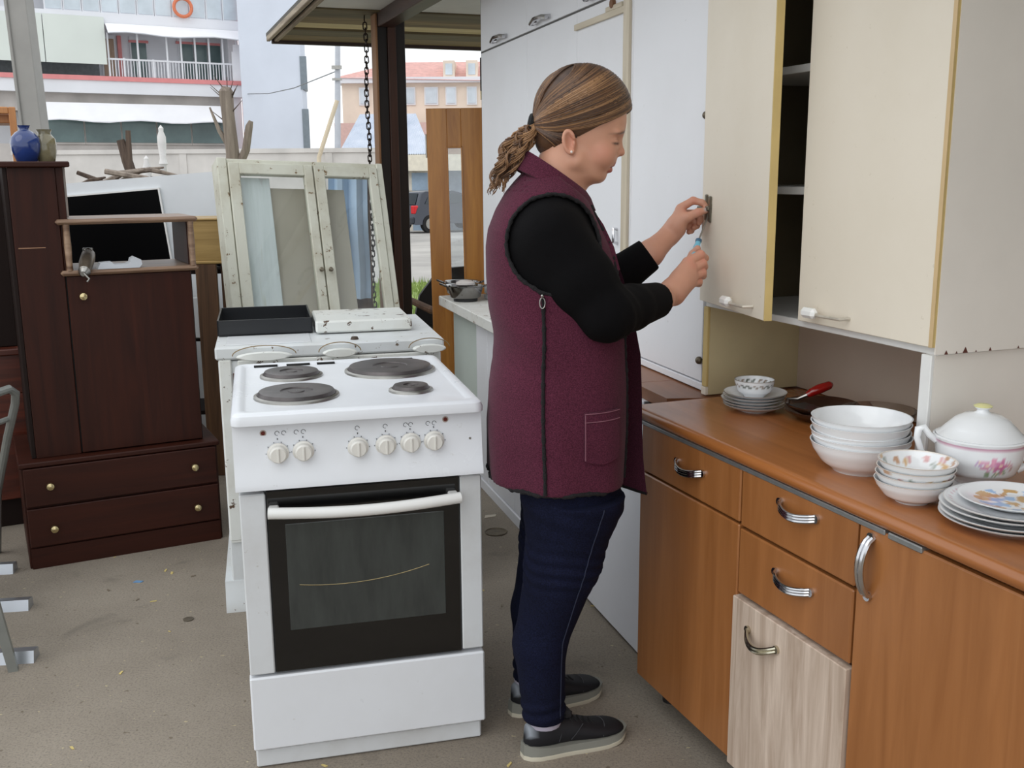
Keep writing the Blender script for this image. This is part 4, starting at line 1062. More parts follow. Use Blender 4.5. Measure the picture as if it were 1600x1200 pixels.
# ears
for s in (-1, 1):
    hell(hd, -1, s*69, 2, 15, 8, 25, -12, .006, yaw=-s*22)
    hell(hd, 1, s*77, 4, 9, 6, 15, -12, .004, 'cut', yaw=-s*22)
    rim = [hf(8*cos(a)*1.55 - 2 - 3*sin(a), s*(75 + 4*(cos(a) < 0)*-cos(a)), 24*sin(a)*1.0+2) for a in [R_(q) for q in range(20, 301, 20)]]
    hd.chain(rim, [.0036]*len(rim), .004)
    hell(hd, 3, s*73, -19, 6.5, 4.5, 8, 0, .004)               # lobe
    hell(hd, 9, s*72, -2, 3.2, 3.5, 6, 0, .003)                # tragus
hp_, hfc = hd.mesh()
hp_ = relax(hp_, hfc, 2)
def head_cols(P):
    q = (P-HO)@HX.T*1000; f, l, u = q[:, 0], q[:, 1], q[:, 2]; al = np.abs(l)
    c = np.tile(S_(202, 150, 124), (len(P), 1))
    def put(mask, col, t=1.0):
        m = np.clip(mask*t, 0, 1)[:, None]; c[:] = c*(1-m) + np.array(col)*m
    put(np.exp(-(((f-72)/26)**2 + ((al-45)/22)**2 + ((u+22)/22)**2)), S_(212, 132, 112), .55)
    put(np.exp(-(((f-116)/12)**2 + (l/14)**2 + ((u+21)/12)**2)), S_(206, 132, 112), .4)
    put(np.exp(-((f-2)/16)**2 - ((u)/28)**2)*(al > 66), S_(212, 138, 116), .5)
    put(((u < -42.5) & (u > -53.6) & (f > 91.5 - .014*al*al) & (al < 21)).astype(float), S_(164, 88, 82), .85)
    put(((u <= -53.6) & (u > -66) & (f > 84 - .012*al*al) & (al < 18)).astype(float), S_(172, 94, 88), .85)
    put(((np.abs(u+53.6) < 1.3) & (f > 78) & (al < 24)).astype(float), S_(92, 46, 44), .8)
    bl = 26 - (al-12)*.16
    put(np.exp(-((u-bl)/(4.4-.035*al))**2)*np.clip((al-5)/5, 0, 1)*np.clip((56-al)/14, 0, 1)*(f > 60), S_(66, 42, 30), .95)
    put(np.exp(-((u + 2.0 - (al-32)**2*.004)/2.5)**2)*np.clip((al-14)/5, 0, 1)*np.clip((50-al)/6, 0, 1)*(f > 80), S_(44, 28, 24), .9)
    put(np.exp(-((u - 8.5 + (al-32)**2*.012)/1.6)**2)*np.clip((al-16)/6, 0, 1)*np.clip((48-al)/8, 0, 1)*(f > 80), S_(150, 98, 80), .5)
    return c
hc = head_cols(hp_)

FARM = [pf(-.05, .165, 1.285), pf(.10, .21, 1.11), w2p(.36, 2.66, 1.213), w2p(.415, 2.70, 1.258)]
NARM = [pf(-.052, -.150, 1.275), pf(.064, -.200, 1.112), w2p(.352, 2.45, 1.118), w2p(.379, 2.49, 1.124)]
rows = np.array([(.55, -.025, .168, .225), (.70, -.0275, .170, .224), (.82, -.026, .174, .222), (.92, -.0225, .170, .212), (.98, -.018, .162, .205), (1.08, -.024, .162, .200), (1.18, -.036, .159, .198),
                 (1.25, -.047, .148, .196), (1.29, -.055, .134, .190), (1.335, -.057, .114, .172), (1.376, -.055, .092, .138), (1.40, -.048, .079, .108), (1.43, -.030, .068, .080), (1.46, -.014, .066, .068), (1.50, .0, .066, .068)])
def torso(g):
    X_ = g@AX[0]; Y_ = g@AX[1]; Z_ = g[..., 2]
    ip = lambda c: np.interp(Z_, rows[:, 0], rows[:, c])
    a_, b_2 = ip(2), ip(3); xx = (X_-ip(1))/a_; yy = Y_/b_2
    rad = (np.abs(xx)**2.2 + np.abs(yy)**2.2)**(1/2.2)
    return X_, Y_, Z_, xx, yy, (rad-1)*np.minimum(a_, b_2)
# trunk and legs under the clothes, coarse
tk = Field(np.array([-.36, -.36, .04]), np.array([.34, .36, 1.44]), .009)
LEGN = [pf(.0, -.10, .84), pf(.002, -.10, .665), pf(-.022, -.105, .50), pf(-.080, -.112, .29), pf(-.070, -.120, .09)]
LEGF = [pf(.0, .10, .84), pf(.005, .10, .66), pf(-.02, .10, .48), pf(-.070, .095, .29), pf(-.080, .090, .09)]
tk.chain([pf(-.07, 0, 1.40), pf(-.05, 0, 1.30), pf(-.03, 0, 1.08), pf(-.02, 0, .86)], [.06, .11, .12, .13], .05)
for L_ in (LEGN, LEGF): tk.chain(L_, [.10, .095, .07, .05, .036], .02)
tk.chain(NARM[:2], [.05, .045], .03); tk.chain(FARM[:2], [.05, .045], .03)
g = np.stack(np.meshgrid(*tk.ax, indexing='ij'), -1); tk.v = np.where(g[..., 2] > .60, np.maximum(tk.v, torso(g)[5] + .034), tk.v)
tp_, tf = tk.mesh()
# hands
def hand(points, lo, hi):
    F = Field(lo, hi, .0016)
    for pts, rs, k in points: F.chain(pts, rs, k)
    p, f = F.mesh(); return relax(p, f, 2, .4), f
W = w2p
far_pts = [
    ([FARM[1]*.25 + FARM[2]*.75, FARM[2], FARM[3], W(.430, 2.700, 1.276)], [.036, .034, .0255, .026], .012),
    ([W(.430, 2.702, 1.276), W(.441, 2.700, 1.318)], [.024, .015], .014),
    ([W(.432, 2.715, 1.278), W(.453, 2.722, 1.306)], [.022, .014], .014),
    ([W(.434, 2.724, 1.272), W(.453, 2.732, 1.284)], [.020, .013], .014),
    ([W(.430, 2.690, 1.285), W(.452, 2.684, 1.302)], [.019, .014], .014),
    ([W(.441, 2.700, 1.327), W(.474, 2.700, 1.346), W(.497, 2.696, 1.340), W(.5085, 2.692, 1.329)], [.0112, .0098, .0086, .0072], .004),
    ([W(.436, 2.690, 1.294), W(.459, 2.680, 1.305), W(.484, 2.681, 1.316), W(.506, 2.684, 1.3215)], [.0155, .0115, .0105, .0080], .005),
    ([W(.452, 2.722, 1.312), W(.487, 2.733, 1.312), W(.502, 2.735, 1.297), W(.496, 2.727, 1.287)], [.0112, .0098, .0086, .0076], .004),
    ([W(.454, 2.732, 1.295), W(.485, 2.747, 1.293), W(.493, 2.742, 1.279), W(.484, 2.732, 1.274)], [.0108, .0094, .0082, .0074], .004),
    ([W(.450, 2.735, 1.279), W(.474, 2.748, 1.276), W(.479, 2.742, 1.266), W(.471, 2.734, 1.263)], [.0098, .0084, .0074, .0068], .004)]
fp, ff_ = hand(far_pts, W(.30, 2.60, 1.13), W(.545, 2.79, 1.375))
near_pts = [
    ([NARM[1]*.35 + NARM[2]*.65, NARM[2], NARM[3], W(.392, 2.508, 1.141)], [.040, .036, .0275, .028], .012),
    ([W(.394, 2.51, 1.143), W(.440, 2.558, 1.204)], [.026, .016], .014),
    ([W(.398, 2.512, 1.140), W(.446, 2.555, 1.188)], [.026, .017], .014),
    ([W(.400, 2.512, 1.136), W(.448, 2.552, 1.170)], [.025, .016], .014),
    ([W(.400, 2.512, 1.132), W(.444, 2.552, 1.154)], [.023, .015], .014),
    ([W(.415, 2.545, 1.165), W(.440, 2.585, 1.190)], [.020, .015], .014),
    ([W(.440, 2.560, 1.208), W(.474, 2.575, 1.225), W(.491, 2.604, 1.214), W(.474, 2.618, 1.206)], [.0125, .0112, .0096, .0082], .004),
    ([W(.447, 2.556, 1.190), W(.480, 2.576, 1.203), W(.490, 2.606, 1.192), W(.470, 2.616, 1.186)], [.0128, .0115, .0098, .0084], .004),
    ([W(.449, 2.552, 1.171), W(.480, 2.576, 1.180), W(.487, 2.602, 1.170), W(.468, 2.612, 1.166)], [.0124, .0110, .0094, .0080], .004),
    ([W(.446, 2.551, 1.154), W(.472, 2.576, 1.157), W(.476, 2.596, 1.150), W(.460, 2.604, 1.149)], [.0112, .0098, .0084, .0074], .004),
    ([W(.424, 2.570, 1.178), W(.449, 2.603, 1.201), W(.462, 2.612, 1.222), W(.472, 2.606, 1.238)], [.0150, .0125, .0108, .0086], .005)]
near_pts = [([q - np.array([0, 0, .009 if i2 else .009*(j2 == len(pts2)-1)]) for j2, q in enumerate(pts2)], r2, k2) for i2, (pts2, r2, k2) in enumerate(near_pts)]
np_, nf_ = hand(near_pts, W(.24, 2.32, 1.05), W(.525, 2.66, 1.27))
SKH = S_(206, 152, 128)
def hand_cols(P, tips):
    c = np.tile(SKH, (len(P), 1))
    for t_, r_, cc, amt in tips:
        m = np.exp(-(np.linalg.norm(P-t_, axis=1)/r_)**2)[:, None]*amt; c = c*(1-m) + np.array(cc)*m
    return c
pink = S_(214, 138, 118)
fc = hand_cols(fp, [(W(.474, 2.69, 1.346), .012, pink, .5), (W(.484, 2.672, 1.316), .012, pink, .4), (W(.452, 2.69, 1.325), .012, pink, .35)])
nail = np.exp(-(np.linalg.norm(fp-W(.5045, 2.676, 1.3245), axis=1)/.0065)**4)[:, None]*.8; fc = fc*(1-nail) + S_(176, 176, 176)*nail
nc = hand_cols(np_, [(W(*q), .012, pink, .5) for q in ((.476, 2.566, 1.226), (.482, 2.568, 1.204), (.482, 2.568, 1.18), (.474, 2.568, 1.157), (.444, 2.548, 1.208), (.45, 2.545, 1.19))])
allp = [hp_, tp_, fp, np_]; allf = []; b = 0
for p_, f_ in zip(allp, (hfc, tf, ff_, nf_)): allf.append(f_+b); b += len(p_)
SKIN = vcol('skin', .48, 0, .06, 420, .05, Subsurface_Weight=.12, Subsurface_Scale=.01, Subsurface_Radius=(1.0, .35, .2))
me = nmesh('person', np.concatenate(allp), np.concatenate(allf), SKIN, np.concatenate([hc, np.tile(S_(208, 160, 136), (len(tp_), 1)), fc, nc]))
person = link('person', me); person.location = tuple(BASE)
tag(person, 'woman in plum vest and dark jeans fixing a cupboard door hinge', 'person')

# ---- black pullover
sw = Field(np.array([-.30, -.34, .98]), np.array([.34, .36, 1.46]), .0045)
g = np.stack(np.meshgrid(*sw.ax, indexing='ij'), -1); X_, Y_, Z_, xx, yy, dt = torso(g)
sw.v = np.maximum(np.maximum(dt + .010, 1.0 - Z_), Z_ - 1.395 + (X_+.05)*.55).astype(np.float32)
for A_, sg in ((NARM, -1), (FARM, 1)):
    mid = A_[0]*.45+A_[1]*.55
    sw.cone(A_[0], mid, .074, .072, .035); sw.cone(mid, A_[1], .070, .059, .02)
    e_ = A_[1]*.12 + A_[2]*.88 if sg < 0 else A_[1]*.15 + A_[2]*.85
    sw.cone(A_[1], A_[1]*.5+e_*.5, .059, .053, .022); sw.cone(A_[1]*.5+e_*.5, A_[2], .053, .043 if sg < 0 else .044, .012)
g = np.stack(np.meshgrid(*sw.ax, indexing='ij'), -1)
for A_ in (NARM, FARM):                                        # square cuff ends
    ax_ = (A_[2]-A_[1])/np.linalg.norm(A_[2]-A_[1]); t_ = (g-A_[2])@ax_
    near_ = np.linalg.norm(g-A_[2], axis=-1) < .11
    sw.v = np.where(near_, np.maximum(sw.v, t_ + .002), sw.v)
    el = A_[1]; dd = (g-el)@ax_; r_ = np.linalg.norm(g-el, axis=-1)
    sw.v += (.0022*np.sin(dd*150+g[..., 2]*60)*np.exp(-(r_/.075)**2)).astype(np.float32)
sw_p, sw_f = sw.mesh(); sw_p = relax(sw_p, sw_f, 1)
KNIT = plain('black_knit', (9, 8, 10), .95, 0, .12, 30, .2, 500, Specular_IOR_Level=.15)
part_ = lambda name, p, f, mat, label=None, cols=None: (lambda o: (o.__setitem__('label', label) if label else None, o)[1])(link(name, nmesh(name, p, f, mat, cols), person))
part_('pullover', sw_p, sw_f, KNIT, 'black long-sleeved pullover')

# ---- plum vest
vf = Field(np.array([-.30, -.33, .56]), np.array([.30, .33, 1.50]), .0048)
g = np.stack(np.meshgrid(*vf.ax, indexing='ij'), -1); X_, Y_, Z_, xx, yy, dt = torso(g)
fold = .0058*np.sin(np.arctan2(yy, xx)*7 + Z_*6)*np.clip((1.0-Z_)/.35, 0, 1) + .005*np.sin(Z_*36 + X_*30 + 1)*np.exp(-((Z_-1.04)/.08)**2)*np.clip(-X_*9, 0, 1)
d_ = dt + fold
d_ = np.maximum(d_, .695 - .02*X_ - Z_)
d_ = np.maximum(d_, (Z_ - 1.444 + (X_+.074)*.77)*.8)            # neckline drops to the front
YN = lambda z: np.interp(z, [.6, 1.0, 1.2, 1.3, 1.40], [-.100, -.105, -.100, -.078, -.045])
d_ = np.maximum(d_, np.where(X_ > -.01, np.minimum(Y_ - YN(Z_), .055 - Y_)*.8, -1))       # open front
d_ = np.maximum(d_, -(dt + fold + .009))                        # cloth shell
ah = np.sqrt(((X_+.050)/.104)**2 + ((Z_-1.265)/.107)**2)
d_ = np.where(np.abs(Y_) > .07, np.maximum(d_, (1-ah)*.104), d_)   # armholes
vf.v = d_.astype(np.float32)
vp, vfc = vf.mesh(); vp = relax(vp, vfc, 2)
def plum():
    t = NT('plum_wool'); v = t.coord(); f = t.noise(v, 420, 3, .7); f2 = t.noise(v, 5, 4)
    c1 = t.ramp(f, [(.35, srgb(62, 25, 39)), (.70, srgb(104, 48, 69))]); c2 = t.ramp(f2, [(.3, (.84, .84, .84, 1)), (.7, (1, 1, 1, 1))])
    t.bump(f, .25, .002)
    return t.set(t.mix(1.0, c1, c2, 'MULTIPLY'), .95, 0, Sheen_Weight=.06, Sheen_Roughness=.5, Specular_IOR_Level=.15)
PLUM = plum()
vest = part_('vest', vp, vfc, PLUM, 'plum sleeveless wool vest')
from mathutils.bvhtree import BVHTree
bv = BVHTree.FromPolygons([Vector(p) for p in vp], [tuple(int(i) for i in f) for f in vfc])
def snap(p, off=.002):
    c, n, i, d = bv.find_nearest(Vector(p)); c2 = Vector(c); out = Vector((c2.x, c2.y, 0)) - Vector(tuple(pf(-.02, 0, 0))); 
    if n.dot(out) < 0: n = -n
    return c2 + n*off
TRIM = plain('black_boucle_trim', (20, 17, 20), .9, 0, .3, 200, .8, 300)
def side_hit(x, z, off=.003):
    """first vest surface met when coming from her right side at person-frame (x, z)"""
    o = Vector(tuple(pf(x, -.6, z))); h = bv.ray_cast(o, Vector(tuple(AX[1])))
    return (h[0] + (h[1] if h[1].dot(Vector(tuple(-AX[1]))) > 0 else -h[1])*off) if h[0] else None
def trim(pts, r=.0048, name='trim'):
    q = [p for p in pts if p is not None]; m = MB(); rr = []
    dense = []
    for a, b in zip(q[:-1], q[1:]):
        n = max(1, int((b-a).length/.006)); dense += [a.lerp(b, i/n) for i in range(n)]
    dense.append(q[-1]); rr = [r*(1+.22*sin(i*2.3)+.12*sin(i*5.1)) for i in range(len(dense))]
    m.tube(dense, rr, 6); return part(name, m, TRIM, vest, 'black boucle trim', 70)
trim([side_hit(-.078 + .002*sin(i*.4), 1.150 - i*.0235) for i in range(20)], .0042)               # side seam
hemp = []
for k in range(49):                                             # hem all the way round
    a = pi*2*k/48
    if cos(a) > .70 and sin(a) < .4 and (sin(a) > -.52): continue
    hemp.append(snap(pf(-.026 + .172*cos(a), .224*sin(a), .699 - .02*cos(a)*.17), .001))
i0 = max(range(len(hemp)-1), key=lambda i: (hemp[i+1]-hemp[i]).length); hemp = hemp[i0+1:] + hemp[:i0+1]
trim(hemp, .0052)
# armhole edging
for sg in (-1, 1):
    trim([snap(pf(-.050 + .104*cos(a), sg*np.interp(1.265+.107*sin(a), rows[:, 0], rows[:, 3])*(1-min(.9, abs((.104*cos(a))/.16))**2.2)**.45, 1.265 + .107*sin(a)), .001) for a in [2*pi*k/36 for k in range(37)]], .0046)
# pocket, patch sewn on the near front panel
m = MB(); nu, nv = 14, 16; pts_ = []
for lay, off in ((0, .0015), (1, .0055)):
    m.grid(nu, nv, lambda i, j: tuple(side_hit(.012 + .083*i/(nu-1), .768 + .012*((i/(nu-1)-.5)**2)*4*max(0, 1-j/3) + .122*j/(nv-1), off) or snap(pf(.05, -.2, .82), off)))
b0 = nu*nv; edge = [(i, 0) for i in range(nu)] + [(nu-1, j) for j in range(1, nv)] + [(i, nv-1) for i in range(nu-2, -1, -1)] + [(0, j) for j in range(nv-2, 0, -1)]
ei = [j*nu+i for i, j in edge]; m.add([], [])
for a, b in zip(ei, ei[1:]+ei[:1]): m.f.append((a, b, b+b0, a+b0)); m.mi.append(0)
pk = part('pocket', m, PLUM, vest, 'patch pocket')
m = MB()
for zz in (.887, .868):
    q = [side_hit(.012 + .083*i/12, zz, .0062) for i in range(13)]; m.tube([p for p in q if p], .0011, 5)
q = [side_hit(.0135, .780 + .105*i/10, .0062) for i in range(11)]; m.tube([p for p in q if p], .0011, 5)
part('stitching', m, plain('plum_thread', (132, 86, 100), .8), pk)
# zip pull on the side seam
zp = side_hit(-.078, 1.145, .010)
m = MB(); m.tube([zp + Vector((.006*cos(a)*AX[0][0], .006*cos(a)*AX[0][1], .012*sin(a)-.006)) for a in [2*pi*i/14 for i in range(15)]], .0014, 6, False); m.ball(tuple(zp + Vector((0, 0, .010))), .004, 8, 6); part('zip_pull', m, STEEL, vest, 'silver zip pull')
# front edges: near one trimmed, far panel hanging open towards the cupboard
def edge_pts():
    out = []
    for i in range(28):
        z = 1.345 - i*.0237; yv = float(YN(z)); bz = np.interp(z, rows[:, 0], rows[:, 3]); az = np.interp(z, rows[:, 0], rows[:, 2]); cz = np.interp(z, rows[:, 0], rows[:, 1])
        out.append(snap(pf(cz + az*(1-abs(yv/bz)**2.2)**(1/2.2), yv-.003, z), .001))
    return out
trim(edge_pts(), .0050)
m = MB(); fz = [1.375, 1.34, 1.30, 1.24, 1.17, 1.08, .98, .88, .80, .72, .66, .622]
ox = [.030, .055, .080, .108, .134, .160, .182, .190, .194, .198, .202, .204]
ix = [-.0, .01, .02, .03, .045, .06, .08, .09, .09, .09, .09, .09]
def flp(i, j, lay): 
    t = i/6; return tuple(pf(ix[j] + (ox[j]-ix[j])*t + .004*sin(j*.8+i*.7)*t, .105 - .085*t**1.5 + lay*.005 + .004*sin(i*1.3+j*.35), fz[j] + .012*(1-t)))
for lay in (0, 1): m.grid(7, len(fz), lambda i, j: flp(i, j, lay))
n_ = 7*len(fz); ed = [(i, 0) for i in range(7)] + [(6, j) for j in range(1, len(fz))] + [(i, len(fz)-1) for i in range(5, -1, -1)] + [(0, j) for j in range(len(fz)-2, 0, -1)]
ei = [j*7+i for i, j in ed]
for a, b in zip(ei, ei[1:]+ei[:1]): m.f.append((a, b, b+n_, a+n_)); m.mi.append(0)
fl_ = part('front_panel', m, PLUM, vest, 'open far front panel of the vest', 70)
m = MB(); m.tube([flp(i, len(fz)-1, .5) for i in range(7)], .0046, 6); part('trim', m, TRIM, fl_, None, 70)
# turned-down collar
m = MB(); rings_ = []
for k in range(29):
    a = R_(30 + k*(330-30)/28); bx_ = -.030 + .070*cos(a); zt = 1.444 - (bx_+.074)*.77
    rings_.append([pf(-.030 + (.072+dr)*cos(a), (.078+dr)*sin(a), zt+dz) for (dr, dz) in ((-.004, -.012), (.001, .010), (.007, .013), (.018, -.002), (.030, -.030), (.025, -.034), (.012, -.008), (.004, .004))])
m.rings(rings_); part('collar', m, PLUM, vest, 'turned-down vest collar', 60)
m = MB(); lz = [1.395, 1.35, 1.30, 1.25, 1.20]; lx = [.008, .036, .068, .092, .108]; ly = [-.050, -.064, -.085, -.098, -.100]
m.rings([[tuple(pf(lx[j]+dx*w_, ly[j] + dy*w_, lz[j]+dz*w_)) for dx, dy, dz in ((-.030, -.022, -.022), (.004, .004, .002), (.002, .010, .004), (-.030, -.014, -.020))] for j, w_ in enumerate((.9, 1.05, 1.1, .8, .25))]); part('lapel', m, PLUM, vest, None, 60)

# ---- jeans
jn = Field(np.array([-.33, -.33, .06]), np.array([.30, .33, .93]), .0052)
jn.chain([pf(-.02, -.03, .88), pf(-.02, .03, .88)], [.12, .12], .05)
jn.chain(LEGN, [.126, .121, .090, .0635, .052], .02); jn.chain(LEGF, [.124, .115, .088, .063, .051], .02)
g = np.stack(np.meshgrid(*jn.ax, indexing='ij'), -1); X_ = g@AX[0]; Y_ = g@AX[1]; Z_ = g[..., 2]
jn.v += (.0036*np.sin(Z_*210 + X_*26 + 3*np.sin(Y_*30))*np.exp(-((Z_-.50)/.055)**2) + .0034*np.sin(Z_*190 - X_*34)*np.exp(-((Z_-.125)/.035)**2) + .0025*np.sin(Z_*120 + X_*40)*np.exp(-((Z_-.66)/.06)**2)).astype(np.float32)
dt = torso(g)[5]; jn.v = np.where(Z_ > .665, np.maximum(jn.v, dt + .013 + .02*np.clip((Z_-.70)/.05, 0, 1)), jn.v)
jn.v = np.maximum(jn.v, (.092 - Z_).astype(np.float32))
jp, jf = jn.mesh(); jp = relax(jp, jf, 1)
def denim():
    t = NT('dark_denim'); v = t.coord(); f = t.noise(v, 340, 2, .6); f2 = t.noise(v, 7, 4)
    c1 = t.ramp(f, [(.3, srgb(10, 12, 27)), (.75, srgb(24, 29, 55))]); c2 = t.ramp(f2, [(.3, (.7, .7, .72, 1)), (.75, (1.1, 1.1, 1.15, 1))])
    t.bump(f, .15, .002); return t.set(t.mix(1.0, c1, c2, 'MULTIPLY'), .9, 0, Specular_IOR_Level=.15)
DENIM = denim()
jeans = part_('jeans', jp, jf, DENIM, 'dark blue jeans')
bj = BVHTree.FromPolygons([Vector(p) for p in jp], [tuple(int(i) for i in f) for f in jf])
m = MB(); q = []
for i in range(60):
    z = .66 - i*.0093; xc = np.interp(z, [.09, .31, .50, .66], [-.035, -.030, .020, .060]); h = bj.ray_cast(Vector(tuple(pf(xc, -.6, z))), Vector(tuple(AX[1])))
    if h[0]: q.append(h[0] - Vector(tuple(AX[1]))*.0006)
m.tube(q, .0016, 5); part('side_seam', m, plain('denim_seam', (34, 40, 62), .9), jeans)

# ---- trainers
def shoe(x0, yc, rz, lab):
    """heel at x0 in the person frame; length 0.275"""
    o_ = pf(x0, yc, 0)
    e = link('shoe', None)
    L = .272
    st_ = [(0.0, .006, .060, .030), (.008, .022, .085, .026), (.03, .031, .098, .024), (.06, .034, .096, .024), (.09, .0345, .094, .024), (.12, .037, .088, .024), (.15, .041, .074, .024), (.18, .0445, .062, .024), (.21, .0455, .054, .024), (.235, .043, .048, .026), (.250, .0375, .044, .027), (.261, .0290, .040, .029), (.268, .0185, .036, .030), (.272, .006, .033, .031)]
    rs = []
    for x, w, h, zb in st_:
        r = []
        for k in range(24):
            a = 2*pi*k/24; cy = cos(a); cz = sin(a)
            y = w*(abs(cy)**.75)*(1 if cy > 0 else -1); z = zb + (h-zb)*(.5+.5*(abs(cz)**.7)*(1 if cz > 0 else -1))
            y *= 1 - .35*max(0, (z-zb)/(h-zb)-.45)
            r.append((x, y, z))
        rs.append(r)
    mb = MB(); mb.rings(rs); cols = []
    for (x, y, z) in mb.v:
        c = S_(30, 30, 34)
        if x < .028 and .06 < z < .09: c = S_(140, 146, 154)
        if .105 < x < .112 and abs(y) > .02 or .150 < x < .155 and abs(y) > .028: c = S_(62, 62, 66)
        cols.append(c)
    bpy.data.objects.remove(e)
    e = link('shoe', mb.mesh('shoe', [vcol('dark_leather', .55, 0, .1, 120, Specular_IOR_Level=.3)], 70, True, np.array(cols)), person)
    e['label'] = lab
    e.location = tuple(o_); e.rotation_euler = (0, 0, _a + R_(rz))
    out = [(x, w+.005) for x, w, h, zb in st_]; out[0] = (-.006, .012); out[-2] = (.2735, .0205); out[-1] = (.2775, .007)
    poly = [(x, w) for x, w in out] + [(x, -w) for x, w in out[::-1]]
    s_ = MB(); s_.rings([[(p[0]*1.0, p[1]*.96, 0 + .006*max(0, (p[0]-.22)/.05)) for p in poly], [(p[0], p[1], .008 + .008*max(0, (p[0]-.22)/.05)) for p in poly], [(p[0], p[1], .012 + .008*max(0, (p[0]-.22)/.05)) for p in poly]]); part('outsole', s_, plain('cream_sole', (206, 200, 182), .6), e)
    s_ = MB(); s_.rings([[(p[0], p[1]*.99, .0118 + .008*max(0, (p[0]-.22)/.05)) for p in poly], [(p[0]+.002, p[1]*.93, .029 + .003*max(0, (p[0]-.22)/.05) + .010*max(0, (.07-p[0])/.07)) for p in poly]]); part('midsole', s_, plain('grey_midsole', (128, 128, 120), .6), e)
    for i in range(5):
        x = .118 + i*.016; zt = float(np.interp(x, [q_[0] for q_ in st_], [q_[2] for q_ in st_]))
        l_ = MB(); l_.tube([(x+.004, -.026, zt-.012), (x, -.014, zt-.001), (x-.004, 0, zt+.003), (x, .014, zt-.001), (x+.004, .026, zt-.012)], .0026, 6); part('lace', l_, plain('black_lace', (16, 16, 18), .8), e)
    for sy in (-1, 1):
        for xa, dx_ in ((.080, .012), (.112, .034)):
            wv = lambda x: float(np.interp(x, [q_[0] for q_ in st_], [q_[1] for q_ in st_]))
            l_ = MB(); l_.tube([(xa + dx_*i/6, sy*(wv(xa+dx_*i/6)*(1.005 - .30*max(0, i/6-.35))), .042 + .034*i/6) for i in range(7)], .0012, 5); part('side_stitch', l_, plain('grey_stitch', (50, 50, 54), .8), e)
    l_ = MB(); l_.tube([(.215 - .018*abs(i/6-1)**2, .046*(i/6-1)*.97, .036 + .020*(1-abs(i/6-1)**3)) for i in range(13)], .0012, 5); part('toe_seam', l_, plain('grey_seam', (70, 70, 74), .8), e)
    t_ = MB(); t_.box(.100, .125, -.018, .018, .086, .108, .006); part('tongue', t_, plain('tongue_fabric', (26, 26, 30), .7), e)
    s_ = MB(); s_.lathe([(.040, .080), (.043, .092), (.042, .101), (.034, .102), (.034, .085)], 20, (.055, 0, 0)); part('sock', s_, plain('lilac_sock', (176, 170, 186), .9), e)
    return e
shoe(-.122, -.140, 18, 'near dark trainer with grey and cream sole')
shoe(-.138, .066, 24, 'far dark trainer')

# ---- hair: cap, strands, tie and curly tail
hr = Field(HO-np.array([.16, .13, .10]), HO+np.array([.18, .13, .20]), .0028)
hell(hr, 28, 0, 73, 110.5, 79, 103, 0, .01)
hell(hr, -40, 0, 25, 40, 52, 56, 20, .03)
g = np.stack(np.meshgrid(*hr.ax, indexing='ij'), -1); q_ = (g-HO)@HX.T*1000; f_, l_, u_ = q_[..., 0], q_[..., 1], q_[..., 2]
cut = np.where(f_ > 18, 13 + (f_-18)*.50 + .004*np.maximum(0, f_-90)**2*0 - u_, np.where(f_ > -16, np.interp(f_, [-16, 2, 18], [-24, 12, 13]) - u_, -34 + (f_+16)*.12 - u_))
hr.v = np.maximum(hr.v, (cut/1000*.85).astype(np.float32))
rp, rf = hr.mesh(); rp = relax(rp, rf, 4)
HSCALE = np.array([111.5, 80, 104.]); HC = np.array([28, 0, 73.])
rr = random.Random(9)
def hcol(t): return blend(blend(S_(52, 34, 24), S_(112, 76, 48), min(1, t*1.4)), S_(182, 138, 94), max(0, t-.55)*1.7)
hq = (rp-HO)@HX.T*1000
hcols = np.array([hcol(min(1, max(0, .12 + .20*(1-(q[2]-0)/170) + .18*mnoise.noise(Vector((q[0]*.004, q[1]*.03, q[2]*.06 + q[0]*.03)))))) for q in hq])
HAIR = vcol('brown_hair', .42, 0, .3, 300, .25, Sheen_Weight=.1)
hair = part_('hair', rp, rf, HAIR, 'brown hair drawn back from the face', hcols)
TIE = np.array([-84., 0, 44.])
def surf(q, k=1.0):
    d = (q-HC)/HSCALE; n = np.linalg.norm(d); return HC + d/n*HSCALE*k
bh = BVHTree.FromPolygons([Vector(q) for q in rp], [tuple(int(i) for i in f) for f in rf])
sm_ = MB(); sc_ = []
